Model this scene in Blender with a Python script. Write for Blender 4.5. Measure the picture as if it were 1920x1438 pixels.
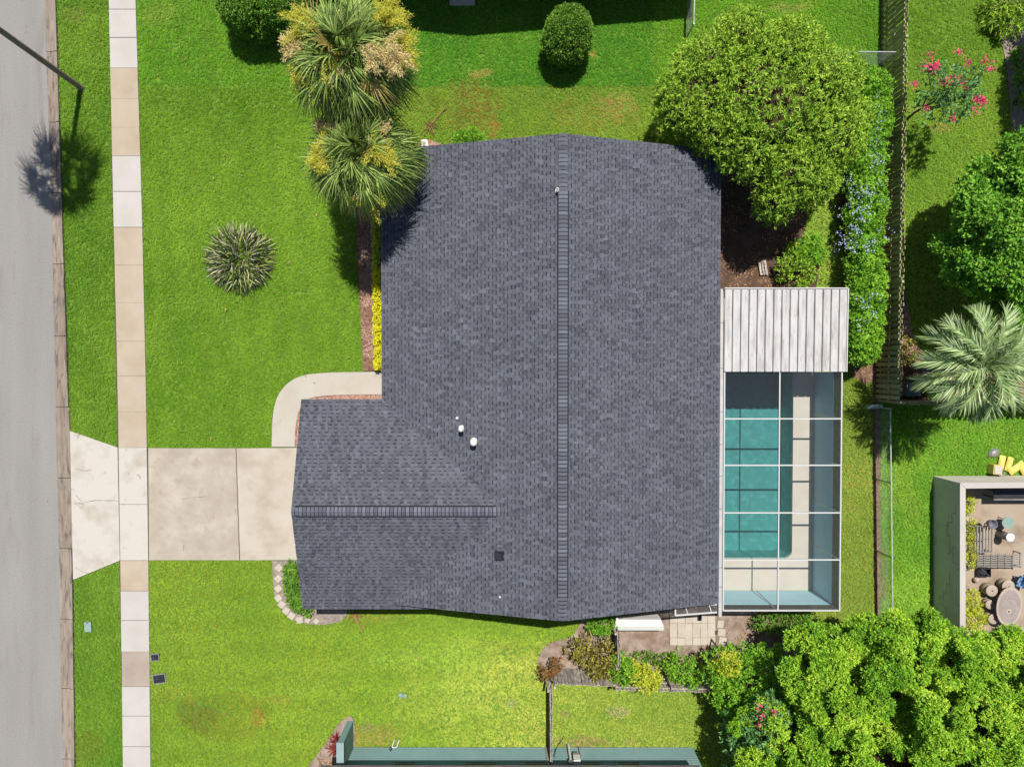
import bpy, math, random
import numpy as np
from mathutils import Vector, Matrix

for o in list(bpy.data.objects):
    bpy.data.objects.remove(o)
S = bpy.context.scene
COL = S.collection
PI = math.pi
R = math.radians

# ------------------------------------------------------------------ camera, sky, sun, exposure
CAM_H, FPX, TILT = 29.0, 1280.0, R(-1.2)
cam = bpy.data.cameras.new('camera')
cam.sensor_width = 36.0
cam.lens = 36.0 * FPX / 1920.0
cam.clip_end = 2000
cam_o = bpy.data.objects.new('camera', cam)
COL.objects.link(cam_o)
cam_o.location = (0, 0, CAM_H)
cam_o.rotation_euler = (TILT, 0, 0)
S.camera = cam_o

SUN_EL, SUN_AZ = R(66), R(10)          # azimuth measured from +Y towards +X
W = bpy.data.worlds.new('World')
S.world = W
W.use_nodes = True
wn = W.node_tree
sky = wn.nodes.new('ShaderNodeTexSky')
sky.sky_type = 'NISHITA'
sky.sun_disc = False
sky.sun_elevation = SUN_EL
sky.sun_rotation = SUN_AZ
wn.links.new(sky.outputs[0], wn.nodes['Background'].inputs[0])
wn.nodes['Background'].inputs[1].default_value = 0.066
sun = bpy.data.lights.new('sun', 'SUN')
sun.energy = 4.8
sun.angle = R(0.55)
sun.color = (1.0, 0.955, 0.88)
sun_o = bpy.data.objects.new('sun', sun)
COL.objects.link(sun_o)
sd = Vector((-math.sin(SUN_AZ) * math.cos(SUN_EL), -math.cos(SUN_AZ) * math.cos(SUN_EL), -math.sin(SUN_EL)))
sun_o.rotation_euler = sd.to_track_quat('-Z', 'Y').to_euler()
sun_o.location = (5, 20, 40)
S.view_settings.view_transform = 'Standard'
S.view_settings.look = 'None'
S.view_settings.gamma = 1
S.view_settings.use_curve_mapping = False
S.view_settings.exposure = 0.5
S.cycles.max_bounces = 6
S.cycles.transparent_max_bounces = 16
S.cycles.diffuse_bounces = 3
S.cycles.caustics_reflective = False
S.cycles.caustics_refractive = False

# ------------------------------------------------------------------ helpers
def P(px, py, z=0.0):
    """a point of the photograph (1920 x 1438) brought to height z"""
    cx, cy = (px - 960) / FPX, -(py - 719) / FPX
    y = cy * math.cos(TILT) + math.sin(TILT)
    zz = cy * math.sin(TILT) - math.cos(TILT)
    t = (z - CAM_H) / zz
    return Vector((cx * t, y * t, z))

def PXY(pts, z=0.0):
    return [tuple(P(a, b, z)[:2]) for a, b in pts]

def lin(r, g, b, k=1.0):
    f = lambda c: (c / 255 / 12.92) if c / 255 <= 0.04045 else ((c / 255 + 0.055) / 1.055) ** 2.4
    return (f(r) * k, f(g) * k, f(b) * k)

ORG = {}

def props(o, label=None, cat=None, group=None, kind=None):
    if label: o['label'] = label
    if cat: o['category'] = cat
    if group: o['group'] = group
    if kind: o['kind'] = kind
    return o

def thing(name, label, cat, loc=(0, 0, 0), group=None, kind=None):
    o = bpy.data.objects.new(name, None)
    COL.objects.link(o)
    o.location = loc
    o.empty_display_size = 0.2
    ORG[o.name] = Vector(loc)
    return props(o, label, cat, group, kind)

def link_mesh(name, me, m, parent=None):
    o = bpy.data.objects.new(name, me)
    COL.objects.link(o)
    if m is not None and not me.materials:
        for mm in (m if isinstance(m, (list, tuple)) else [m]):
            me.materials.append(mm)
    if parent is not None:
        o.parent = parent
        ORG[o.name] = ORG[parent.name]
    else:
        ORG[o.name] = Vector((0, 0, 0))
    return o

def mesh_np(name, V, F, m, parent=None, smooth=False, face_attr=None, mat_idx=None):
    V = np.asarray(V, dtype=np.float32).reshape(-1, 3)
    if parent is not None:
        V = V - np.array(ORG[parent.name], dtype=np.float32)
    me = bpy.data.meshes.new(name)
    if isinstance(F, np.ndarray):
        n, k = F.shape
        me.vertices.add(len(V)); me.vertices.foreach_set('co', V.ravel())
        me.loops.add(n * k); me.loops.foreach_set('vertex_index', F.astype(np.int32).ravel())
        me.polygons.add(n); me.polygons.foreach_set('loop_start', np.arange(0, n * k, k, dtype=np.int32))
        me.update(calc_edges=True)
    else:
        me.from_pydata(V.tolist(), [], F)
        me.update()
    if face_attr is not None:
        a = me.attributes.new('tone', 'FLOAT', 'FACE')
        a.data.foreach_set('value', np.asarray(face_attr, dtype=np.float32))
    if smooth:
        me.polygons.foreach_set('use_smooth', [True] * len(me.polygons))
    o = link_mesh(name, me, m, parent)
    if mat_idx is not None:
        me.polygons.foreach_set('material_index', np.asarray(mat_idx, dtype=np.int32))
    return o

class MB:
    def __init__(self):
        self.v, self.f, self.mi, self.cur = [], [], [], 0
    def add(self, vs, fs):
        n = len(self.v)
        self.v += [tuple(p) for p in vs]
        self.f += [tuple(i + n for i in f) for f in fs]
        self.mi += [self.cur] * len(fs)
        return self
    def box(self, c, s, rot=0.0, tilt=None):
        x, y, z = s[0] / 2, s[1] / 2, s[2] / 2
        vs = [(-x, -y, -z), (x, -y, -z), (x, y, -z), (-x, y, -z), (-x, -y, z), (x, -y, z), (x, y, z), (-x, y, z)]
        M = Matrix.Rotation(rot, 3, 'Z')
        if tilt: M = M @ Matrix.Rotation(tilt[1], 3, tilt[0])
        vs = [M @ Vector(v) + Vector(c) for v in vs]
        return self.add(vs, [(3, 2, 1, 0), (4, 5, 6, 7), (0, 1, 5, 4), (1, 2, 6, 5), (2, 3, 7, 6), (3, 0, 4, 7)])
    def bar(self, a, b, w, h):
        a, b = Vector(a), Vector(b)
        d = (b - a).normalized()
        up = Vector((0, 0, 1)) if abs(d.z) < 0.95 else Vector((0, 1, 0))
        s = d.cross(up).normalized() * (w / 2)
        u = s.cross(d).normalized() * (h / 2)
        vs = [a - s - u, a + s - u, a + s + u, a - s + u, b - s - u, b + s - u, b + s + u, b - s + u]
        return self.add(vs, [(0, 1, 2, 3), (7, 6, 5, 4), (1, 0, 4, 5), (2, 1, 5, 6), (3, 2, 6, 7), (0, 3, 7, 4)])
    def prism(self, pts, z0, z1, bev=0.0):
        pts = [tuple(p[:2]) for p in pts]
        a = sum(pts[i][0] * pts[(i + 1) % len(pts)][1] - pts[(i + 1) % len(pts)][0] * pts[i][1] for i in range(len(pts)))
        if a < 0: pts = pts[::-1]
        n = len(pts)
        rings = [(pts, z0)]
        if bev > 0:
            cx = sum(p[0] for p in pts) / n; cy = sum(p[1] for p in pts) / n
            ins = []
            for x, y in pts:
                d = math.hypot(x - cx, y - cy) or 1
                ins.append((x - (x - cx) / d * bev * 1.3, y - (y - cy) / d * bev * 1.3))
            rings += [(pts, z1 - bev), (ins, z1)]
        else:
            rings += [(pts, z1)]
        vs = [(x, y, z) for ring, z in rings for x, y in ring]
        fs = [tuple(range(n - 1, -1, -1)), tuple(range((len(rings) - 1) * n, len(rings) * n))]
        for k in range(len(rings) - 1):
            for i in range(n):
                j = (i + 1) % n
                fs.append((k * n + i, k * n + j, (k + 1) * n + j, (k + 1) * n + i))
        return self.add(vs, fs)
    def tube(self, pts, radii, n=8):
        pts = [Vector(p) for p in pts]
        if not isinstance(radii, (list, tuple)): radii = [radii] * len(pts)
        vs, fs = [], []
        for i, p in enumerate(pts):
            d = (pts[min(i + 1, len(pts) - 1)] - pts[max(i - 1, 0)]).normalized()
            ref = Vector((0, 0, 1)) if abs(d.z) < 0.9 else Vector((1, 0, 0))
            s = d.cross(ref).normalized(); u = s.cross(d)
            for k in range(n):
                a = 2 * PI * k / n
                vs.append(p + (s * math.cos(a) + u * math.sin(a)) * radii[i])
        for i in range(len(pts) - 1):
            for k in range(n):
                j = (k + 1) % n
                fs.append((i * n + k, i * n + j, (i + 1) * n + j, (i + 1) * n + k))
        fs.append(tuple(range(n))[::-1]); fs.append(tuple(range((len(pts) - 1) * n, len(pts) * n)))
        return self.add(vs, fs)
    def lathe(self, c, prof, n=20, sx=1.0, sy=1.0, rot=0.0):
        vs, fs = [], []
        for r, z in prof:
            for k in range(n):
                a = 2 * PI * k / n
                x, y = r * sx * math.cos(a), r * sy * math.sin(a)
                vs.append((c[0] + x * math.cos(rot) - y * math.sin(rot), c[1] + x * math.sin(rot) + y * math.cos(rot), c[2] + z))
        for i in range(len(prof) - 1):
            for k in range(n):
                j = (k + 1) % n
                fs.append((i * n + k, i * n + j, (i + 1) * n + j, (i + 1) * n + k))
        fs.append(tuple(range(n))[::-1]); fs.append(tuple(range((len(prof) - 1) * n, len(prof) * n)))
        return self.add(vs, fs)
    def build(self, name, m, parent=None, smooth=False):
        return mesh_np(name, self.v, self.f, m, parent, smooth, mat_idx=self.mi if isinstance(m, (list, tuple)) else None)

def copy_part(o, parent, **kw):
    c = o.copy(); COL.objects.link(c); c.parent = parent
    for k, v in kw.items(): setattr(c, k, v)
    return c

def inside(poly, X, Y):
    poly = np.asarray(poly); n = len(poly)
    r = np.zeros(len(X), bool)
    j = n - 1
    for i in range(n):
        xi, yi = poly[i]; xj, yj = poly[j]
        if yi != yj:
            c = ((yi > Y) != (yj > Y)) & (X < (xj - xi) * (Y - yi) / (yj - yi) + xi)
            r ^= c
        j = i
    return r

def vnoise(X, Y, scale, seed):
    """smooth value noise in numpy, 0..1"""
    g = np.random.default_rng(seed).random((257, 257))
    x = X / scale + 500.3; y = Y / scale + 500.7
    xi = np.floor(x).astype(int); yi = np.floor(y).astype(int)
    fx = x - xi; fy = y - yi
    fx = fx * fx * (3 - 2 * fx); fy = fy * fy * (3 - 2 * fy)
    a = g[xi % 257, yi % 257]; b = g[(xi + 1) % 257, yi % 257]
    c = g[xi % 257, (yi + 1) % 257]; d = g[(xi + 1) % 257, (yi + 1) % 257]
    return (a * (1 - fx) + b * fx) * (1 - fy) + (c * (1 - fx) + d * fx) * fy

# ------------------------------------------------------------------ materials
def base_mat(name):
    m = bpy.data.materials.new(name)
    m.use_nodes = True
    nt = m.node_tree
    b = nt.nodes['Principled BSDF']
    return m, nt, b

def N(nt, t, **kw):
    n = nt.nodes.new(t)
    for k, v in kw.items():
        if k in n.inputs.keys(): n.inputs[k].default_value = v
        else: setattr(n, k, v)
    return n

def ramp(nt, fac, cols, lo=0.3, hi=0.7):
    r = nt.nodes.new('ShaderNodeValToRGB')
    e = r.color_ramp.elements
    k = len(cols)
    while len(e) < k: e.new(0.5)
    for i, c in enumerate(cols):
        e[i].position = lo + (hi - lo) * i / max(1, k - 1)
        e[i].color = (*c, 1)
    nt.links.new(fac, r.inputs[0])
    return r.outputs[0]

def noise(nt, scale, detail=4, rough=0.55, vec=None, distort=0.0):
    n = N(nt, 'ShaderNodeTexNoise')
    n.inputs['Scale'].default_value = scale
    n.inputs['Detail'].default_value = detail
    n.inputs['Roughness'].default_value = rough
    n.inputs['Distortion'].default_value = distort
    if vec is None:
        g = nt.nodes.new('ShaderNodeNewGeometry'); vec = g.outputs['Position']
    nt.links.new(vec, n.inputs['Vector'])
    return n.outputs['Fac']

def mul(nt, col, fac, lo, hi):
    mr = nt.nodes.new('ShaderNodeMapRange')
    mr.inputs['To Min'].default_value = lo; mr.inputs['To Max'].default_value = hi
    nt.links.new(fac, mr.inputs['Value'])
    v = nt.nodes.new('ShaderNodeVectorMath'); v.operation = 'SCALE'
    nt.links.new(col, v.inputs[0]); nt.links.new(mr.outputs[0], v.inputs['Scale'])
    return v.outputs[0]

def mat(name, cols, scale=1.5, rough=0.85, fine=None, bump=None, spec=0.3, lo=0.3, hi=0.7, detail=4,
        objvar=0.0, second=None, stretch=None, metal=0.0):
    m, nt, b = base_mat(name)
    vec = None
    if stretch:
        g = nt.nodes.new('ShaderNodeNewGeometry')
        mp = nt.nodes.new('ShaderNodeVectorMath'); mp.operation = 'MULTIPLY'
        mp.inputs[1].default_value = stretch
        nt.links.new(g.outputs['Position'], mp.inputs[0]); vec = mp.outputs[0]
    if len(cols) == 1: cols = [cols[0], cols[0]]
    c = ramp(nt, noise(nt, scale, detail, vec=vec), cols, lo, hi)
    if second:                       # (scale, colour, threshold lo, hi): a second layer of stains, or painted ripple light in the pool
        f = noise(nt, second[0], 5, 0.6, vec=vec, distort=0.4)
        mr = nt.nodes.new('ShaderNodeMapRange')
        mr.inputs['From Min'].default_value = second[2]; mr.inputs['From Max'].default_value = second[3]
        nt.links.new(f, mr.inputs['Value'])
        mx = nt.nodes.new('ShaderNodeMix'); mx.data_type = 'RGBA'
        nt.links.new(mr.outputs[0], mx.inputs['Factor']); nt.links.new(c, mx.inputs[6])
        mx.inputs[7].default_value = (*second[1], 1); c = mx.outputs[2]
    if fine:
        c = mul(nt, c, noise(nt, fine[0], 3, 0.7), 1 - fine[1] * 1.6, 1 + fine[1] * 1.6)
    if objvar:
        oi = nt.nodes.new('ShaderNodeObjectInfo')
        c = mul(nt, c, oi.outputs['Random'], 1 - objvar, 1 + objvar)
    nt.links.new(c, b.inputs['Base Color'])
    b.inputs['Roughness'].default_value = rough
    b.inputs['Specular IOR Level'].default_value = spec
    b.inputs['Metallic'].default_value = metal
    if bump:
        bp = nt.nodes.new('ShaderNodeBump')
        bp.inputs['Strength'].default_value = bump[1]; bp.inputs['Distance'].default_value = 0.02
        nt.links.new(noise(nt, bump[0], 4, 0.65), bp.inputs['Height'])
        nt.links.new(bp.outputs[0], b.inputs['Normal'])
    return m

def leaf_mat(name, cols, trans=0.3, rough=0.6, clump=1.4, clump_amt=0.25, clump_mix=0.3):
    m, nt, b = base_mat(name)
    g = nt.nodes.new('ShaderNodeNewGeometry')
    mr = nt.nodes.new('ShaderNodeMapRange')                # clumps differ in hue, leaves differ within a clump
    mr.inputs['From Min'].default_value = .3; mr.inputs['From Max'].default_value = .7
    nt.links.new(noise(nt, clump, 3), mr.inputs['Value'])
    mx_ = nt.nodes.new('ShaderNodeMix'); mx_.inputs['Factor'].default_value = clump_mix
    nt.links.new(g.outputs['Random Per Island'], mx_.inputs['A']); nt.links.new(mr.outputs[0], mx_.inputs['B'])
    c = ramp(nt, mx_.outputs[0], cols, 0.08, 0.92)
    c = mul(nt, c, noise(nt, clump * 1.7, 3), 1 - clump_amt, 1 + clump_amt)
    nt.links.new(c, b.inputs['Base Color'])
    b.inputs['Roughness'].default_value = rough
    b.inputs['Specular IOR Level'].default_value = 0.25
    tr = nt.nodes.new('ShaderNodeBsdfTranslucent')
    nt.links.new(c, tr.inputs['Color'])
    mx = nt.nodes.new('ShaderNodeMixShader'); mx.inputs[0].default_value = trans
    out = nt.nodes['Material Output']
    nt.links.new(b.outputs[0], mx.inputs[1]); nt.links.new(tr.outputs[0], mx.inputs[2])
    nt.links.new(mx.outputs[0], out.inputs['Surface'])
    return m

K = 0.46   # photograph brightness -> surface colour under this sun
M = {}
M['soil_ground'] = mat('soil_ground', [lin(96, 134, 40, .62), lin(118, 152, 50, .62)], 1.2, 0.95, (30, .2))
M['asphalt'] = mat('asphalt', [lin(171, 168, 165, K), lin(182, 179, 175, K)], 0.6, 0.9, (17, .2), (120, .25), detail=8,
                   second=(0.8, lin(158, 152, 147, K), .56, .85), stretch=(1.6, .22, 1))
M['kerb'] = mat('kerb_concrete', [lin(158, 144, 132, K), lin(196, 180, 164, K)], 2.2, 0.9, (22, .08), objvar=.09, detail=8,
                second=(3.0, lin(126, 113, 104, K), .52, .66), stretch=(2.6, .4, 1))
M['slab_white'] = mat('slab_white_concrete', [lin(226, 220, 212, K), lin(236, 231, 224, K)], .9, 0.9, (40, .025), objvar=.015)
M['slab_beige'] = mat('slab_beige_concrete', [lin(212, 192, 166, K), lin(228, 211, 189, K)], .8, 0.9, (35, .04), objvar=.012,
                      second=(1.3, lin(222, 206, 184, K), .5, .7))
M['slab_grey'] = mat('slab_grey_concrete', [lin(196, 180, 166, K), lin(212, 196, 180, K)], 1.2, 0.9, (35, .05))
M['apron'] = mat('apron_concrete', [lin(218, 206, 190, K), lin(238, 232, 222, K), lin(238, 232, 222, K)], .9, 0.9, (40, .03),
                 second=(3.0, lin(192, 176, 156, K), .62, .75))
M['drive'] = mat('driveway_concrete', [lin(205, 192, 176, K), lin(216, 203, 186, K), lin(229, 217, 200, K)], 1.0, 0.9, (30, .035), detail=10,
                 lo=.34, hi=.66, second=(2.4, lin(203, 189, 172, K), .52, .7))
M['drive2'] = mat('driveway_concrete_clean', [lin(212, 199, 181, K), lin(228, 216, 199, K), lin(233, 223, 208, K)], .9, 0.9, (30, .03), detail=10, lo=.36, hi=.66)
M['walk'] = mat('walkway_concrete', [lin(222, 212, 196, K), lin(234, 226, 214, K)], .8, 0.9, (40, .03), second=(2.0, lin(205, 195, 180, K), .6, .75))
M['paver'] = mat('paver_concrete', [lin(226, 212, 194, K), lin(238, 226, 210, K)], 2.0, 0.9, (40, .04), objvar=.05)
M['crack'] = mat('crack_dirt', [lin(120, 105, 92, K)], 3)
M['joint'] = mat('joint_dirt', [lin(92, 78, 66, K), lin(120, 104, 90, K)], 5)
M['mulch'] = mat('mulch', [lin(88, 62, 48, .68), lin(132, 100, 82, .68), lin(160, 128, 108, .68)], 9, 0.95, (45, .25), (40, .8), detail=6)
M['soil'] = mat('bare_soil', [lin(134, 114, 100, .6), lin(166, 148, 134, .6), lin(188, 172, 158, .6)], 2.6, 0.95, (22, .13), (40, .6), detail=8, second=(1.1, lin(140, 112, 92, .6), .5, .75))
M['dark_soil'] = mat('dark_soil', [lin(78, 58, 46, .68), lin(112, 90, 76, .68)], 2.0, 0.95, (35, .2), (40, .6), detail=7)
M['red_mulch'] = mat('red_mulch', [lin(150, 66, 42, K), lin(206, 160, 140, K), lin(226, 205, 190, K)], 16, 0.95, (60, .25), detail=5)
M['gravel'] = mat('gravel_bed', [lin(140, 128, 118, .6), lin(186, 172, 160, .6)], 6, 0.95, (22, .2), (60, .8), detail=8)
M['courtyard'] = mat('courtyard_concrete', [lin(166, 146, 124, K), lin(206, 186, 164, K), lin(214, 196, 176, K)], .9, 0.9, (40, .05), detail=6)
M['deck'] = mat('pool_deck', [lin(222, 214, 200, .54), lin(234, 227, 214, .54)], 1.0, 0.85, (40, .025))
M['stucco'] = mat('stucco_wall', [lin(206, 196, 180, K), lin(216, 206, 190, K)], 2, 0.9, (60, .04), (80, .3))
M['white'] = mat('white_aluminium', [lin(222, 222, 222, .58)], 1, 0.4, spec=.5)
M['gutter'] = mat('grey_white_gutter', [lin(196, 194, 192, .55), lin(214, 212, 210, .55)], 3, .5)
M['white_soft'] = mat('white_paint', [lin(236, 236, 232, .6), lin(240, 240, 238, .64)], 2, 0.5, spec=.4)
M['black'] = mat('black_plastic', [lin(28, 28, 34), lin(38, 38, 46)], 5, 0.5, spec=.4)
M['dark_metal'] = mat('dark_metal', [lin(44, 44, 48), lin(62, 62, 66)], 6, 0.5, spec=.4)
M['grey_metal'] = mat('grey_metal', [lin(150, 150, 148, K), lin(176, 176, 172, K)], 5, 0.45, spec=.5)
M['galv'] = mat('galvanised_steel', [lin(168, 172, 168, .7), lin(196, 200, 196, .7)], 4, 0.45, spec=.5)
M['rust_stain_panel'] = mat('stained_roof_panel', [lin(190, 186, 184, .52), lin(216, 214, 213, .53), lin(228, 227, 227, .53)], 1.1, 0.6, (14, .04), objvar=.02,
                            stretch=(4.5, .8, 1), spec=.35, second=(2.0, lin(172, 150, 142, .5), .56, .8))
M['wood_old'] = mat('weathered_grey_wood', [lin(120, 110, 102, .7), lin(170, 160, 150, .75), lin(200, 192, 182, .8)], 3, 0.9, (25, .12), objvar=.22, stretch=(6, 6, 1))
M['wood_olive'] = mat('mossy_brown_wood', [lin(172, 166, 120, .64), lin(204, 196, 154, .64)], 3, 0.9, (25, .12), objvar=.28, stretch=(5, 5, 1))
M['bark'] = mat('bark', [lin(88, 74, 62, .8), lin(128, 112, 98, .8)], 6, 0.95, (30, .2), (25, .8))
M['twigs'] = mat('shade_core_brown', [lin(52, 42, 30, .8), lin(86, 72, 50, .8)], 8, 0.95, (22, .3), (14, 1.0))  # twig brown kept dark: painted shade for the gaps in tree crowns
M['palm_bark'] = mat('palm_bark', [lin(120, 108, 98, .8), lin(150, 140, 130, .8)], 8, 0.95, (20, .15), (25, .8), stretch=(1, 1, 5))
M['teal'] = mat('teal_siding', [lin(140, 176, 176, .55), lin(150, 186, 186, .55)], 1.4, 0.7, (20, .03))
M['teal_trim'] = mat('pale_teal_trim', [lin(168, 196, 196, K), lin(178, 206, 204, K)], 1.4, 0.7)
M['blue_panel'] = mat('pale_blue_panel', [lin(168, 212, 222, .78), lin(178, 220, 230, .78)], 1.2, 0.6, (20, .03), second=(2.5, lin(150, 190, 196, .7), .66, .85))
M['glass'] = mat('dark_window_glass', [lin(24, 30, 40)], 1, 0.15, spec=.6)
M['grey_roof'] = mat('grey_shingle_roof', [lin(128, 122, 120, K), lin(150, 144, 140, K)], 3, 0.9, (20, .15))
M['straw'] = mat('dry_frond', [lin(176, 130, 78, K), lin(206, 170, 110, K)], 6, 0.9)
M['block'] = mat('painted_block_wall', [lin(206, 200, 190, .82), lin(222, 216, 206, .82)], .9, 0.9, (30, .05), (40, .4), second=(2.4, lin(184, 176, 164, .82), .6, .78))
M['yellow'] = mat('yellow_bag', [lin(234, 214, 96, .6), lin(240, 226, 130, .62)], 5, 0.5, (12, .08), second=(9, lin(120, 108, 60, K), .62, .68))
M['wicker'] = mat('wicker', [lin(170, 146, 116, K), lin(222, 206, 180, K)], 22, 0.9, (60, .2))
M['stone_table'] = mat('stone_top', [lin(178, 164, 162, K), lin(200, 186, 182, K)], 4, 0.8, (40, .08))
M['stone_light'] = mat('stone_pale', [lin(214, 196, 182, K), lin(226, 210, 196, K)], 4, 0.8, (40, .06))
M['aqua'] = mat('pale_aqua', [lin(164, 208, 204, K), lin(178, 218, 212, K)], 3, 0.4, spec=.5)
M['purple_pot'] = mat('slate_pot', [lin(110, 108, 130, K), lin(140, 138, 156, K)], 3, 0.5)
M['blue_cloth'] = mat('blue_striped_cloth', [lin(20, 28, 50), lin(60, 130, 210, K), lin(210, 225, 240, K)], 7, 0.8, lo=.42, hi=.62)
M['dark_slate'] = mat('slate_plastic', [lin(96, 118, 128, K), lin(106, 128, 136, K)], 3, 0.5)
M['util_green'] = mat('pale_green_lid', [lin(160, 190, 180, K), lin(176, 204, 192, K)], 4, 0.6)
M['cap_black'] = mat('vent_slot', [lin(26, 26, 32)], 1, 0.8)

# grass tufts carry their own colour per tuft
def grass_mat():
    m, nt, b = base_mat('grass_blades')
    a = nt.nodes.new('ShaderNodeAttribute'); a.attribute_type = 'INSTANCER'; a.attribute_name = 'gcol'
    oi = nt.nodes.new('ShaderNodeObjectInfo')
    c = mul(nt, a.outputs['Color'], oi.outputs['Random'], .74, 1.26)
    g = nt.nodes.new('ShaderNodeNewGeometry')
    c = mul(nt, c, g.outputs['Random Per Island'], .8, 1.2)
    nt.links.new(c, b.inputs['Base Color'])
    b.inputs['Roughness'].default_value = .65
    b.inputs['Specular IOR Level'].default_value = .2
    tr = nt.nodes.new('ShaderNodeBsdfTranslucent'); nt.links.new(c, tr.inputs['Color'])
    mx = nt.nodes.new('ShaderNodeMixShader'); mx.inputs[0].default_value = .3
    nt.links.new(b.outputs[0], mx.inputs[1]); nt.links.new(tr.outputs[0], mx.inputs[2])
    nt.links.new(mx.outputs[0], nt.nodes['Material Output'].inputs['Surface'])
    return m
M['grass'] = grass_mat()

def shingle_mat():
    m, nt, b = base_mat('charcoal_shingle')
    a = nt.nodes.new('ShaderNodeAttribute'); a.attribute_name = 'tone'
    c = ramp(nt, noise(nt, .5, 3), [lin(117, 121, 134, .41), lin(124, 128, 140, .41)])
    c = mul(nt, c, noise(nt, 90, 2, .7), .8, 1.2)
    v = nt.nodes.new('ShaderNodeVectorMath'); v.operation = 'SCALE'
    nt.links.new(c, v.inputs[0]); nt.links.new(a.outputs['Fac'], v.inputs['Scale'])
    nt.links.new(v.outputs[0], b.inputs['Base Color'])
    b.inputs['Roughness'].default_value = .9
    b.inputs['Specular IOR Level'].default_value = .2
    return m
M['shingle'] = shingle_mat()

def screen_mat(name, fac, col):
    m, nt, b = base_mat(name)
    b.inputs['Base Color'].default_value = (*col, 1); b.inputs['Roughness'].default_value = .8
    t = nt.nodes.new('ShaderNodeBsdfTransparent')
    mx = nt.nodes.new('ShaderNodeMixShader'); mx.inputs[0].default_value = fac
    nt.links.new(t.outputs[0], mx.inputs[1]); nt.links.new(b.outputs[0], mx.inputs[2])
    nt.links.new(mx.outputs[0], nt.nodes['Material Output'].inputs['Surface'])
    return m
M['screen'] = screen_mat('insect_screen', .12, lin(90, 95, 100))
M['screen_dark'] = screen_mat('dark_insect_screen', .72, lin(70, 66, 64))

def water_mat():
    m, nt, b = base_mat('pool_water')
    t = nt.nodes.new('ShaderNodeBsdfTransparent'); t.inputs[0].default_value = (.27, .53, .545, 1)
    g = nt.nodes.new('ShaderNodeBsdfGlossy'); g.inputs['Roughness'].default_value = .05
    fr = nt.nodes.new('ShaderNodeFresnel'); fr.inputs[0].default_value = 1.33
    bp = nt.nodes.new('ShaderNodeBump'); bp.inputs['Strength'].default_value = .35; bp.inputs['Distance'].default_value = .05
    nt.links.new(noise(nt, 5, 4, .6, distort=1.5), bp.inputs['Height'])
    nt.links.new(bp.outputs[0], g.inputs['Normal']); nt.links.new(bp.outputs[0], fr.inputs['Normal'])
    mx = nt.nodes.new('ShaderNodeMixShader')
    nt.links.new(fr.outputs[0], mx.inputs[0]); nt.links.new(t.outputs[0], mx.inputs[1]); nt.links.new(g.outputs[0], mx.inputs[2])
    nt.links.new(mx.outputs[0], nt.nodes['Material Output'].inputs['Surface'])
    return m
M['water'] = water_mat()
M['plaster'] = mat('pool_plaster', [lin(196, 216, 208, .85), lin(206, 224, 216, .9)], 1.2, .8, (5, .06), detail=6, second=(3.0, lin(220, 238, 232, .9), .5, .62))  # pale second layer paints ripple light onto the pool floor

M['leaf_ligustrum'] = leaf_mat('ligustrum_leaf', [lin(76, 116, 28, .85), lin(134, 172, 46, .95), lin(182, 208, 78, 1)], .3, clump_amt=.12)
M['leaf_oak'] = leaf_mat('oak_leaf', [lin(66, 126, 28, .85), lin(136, 184, 44, .92), lin(192, 216, 74, 1)], .25, clump=.9, clump_amt=.15, clump_mix=.5)
M['leaf_hedge'] = leaf_mat('hedge_leaf', [lin(62, 104, 28, .8), lin(100, 146, 44, .9), lin(150, 186, 74, .95)], .3)
M['leaf_bright'] = leaf_mat('bright_leaf', [lin(84, 142, 32, .8), lin(128, 184, 46, .9), lin(172, 212, 76, .95)], .4)
M['leaf_dark'] = leaf_mat('dark_tree_leaf', [lin(76, 130, 34, .8), lin(112, 170, 48, .9), lin(166, 208, 84, .95)], .4)
M['leaf_yellow'] = leaf_mat('yellow_leaf', [lin(226, 222, 20, .8), lin(240, 236, 34, .85), lin(248, 244, 80, .85)], .4, clump_amt=.08)
M['leaf_croton'] = leaf_mat('croton_leaf', [lin(92, 56, 38, .8), lin(104, 108, 44, .8), lin(186, 176, 78, .85), lin(70, 86, 38, .8)], .25)
M['leaf_croton_red'] = leaf_mat('red_croton_leaf', [lin(110, 62, 40, .8), lin(176, 126, 82, .8), lin(92, 96, 46, .8), lin(140, 84, 58, .8)], .25)
M['leaf_yelgreen'] = leaf_mat('yellow_green_leaf', [lin(146, 178, 44, .8), lin(204, 214, 58, .9), lin(232, 228, 96, .9)], .4)
M['leaf_crape'] = leaf_mat('blue_green_leaf', [lin(60, 104, 54, .85), lin(96, 146, 78, .95), lin(150, 190, 126, .95)], .35)
M['flower_pink'] = leaf_mat('pink_petal', [lin(222, 40, 110, .9), lin(238, 90, 140, .9), lin(226, 110, 124, .9)], .3, clump_amt=.1)
M['flower_blue'] = leaf_mat('pale_blue_petal', [lin(170, 186, 226, .9), lin(206, 216, 242, .9)], .3, clump_amt=.05)
M['palm_leaf'] = leaf_mat('palm_leaf', [lin(50, 74, 28, .8), lin(102, 130, 54, .85), lin(172, 190, 104, .92)], .18, clump_amt=.25, clump=2.6, clump_mix=.35)
M['palm_leaf_old'] = leaf_mat('old_palm_leaf', [lin(120, 96, 50, .8), lin(150, 140, 70, .85), lin(176, 160, 104, .85)], .2)
M['palm_flower'] = leaf_mat('palm_blossom', [lin(170, 172, 48, .9), lin(208, 208, 76, .95), lin(220, 208, 110, .95)], .3, clump_amt=.1)
M['palm_flower_dry'] = leaf_mat('dry_palm_blossom', [lin(206, 184, 120, .9), lin(226, 208, 150, .95), lin(236, 222, 172, .95)], .3, clump_amt=.1)
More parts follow.
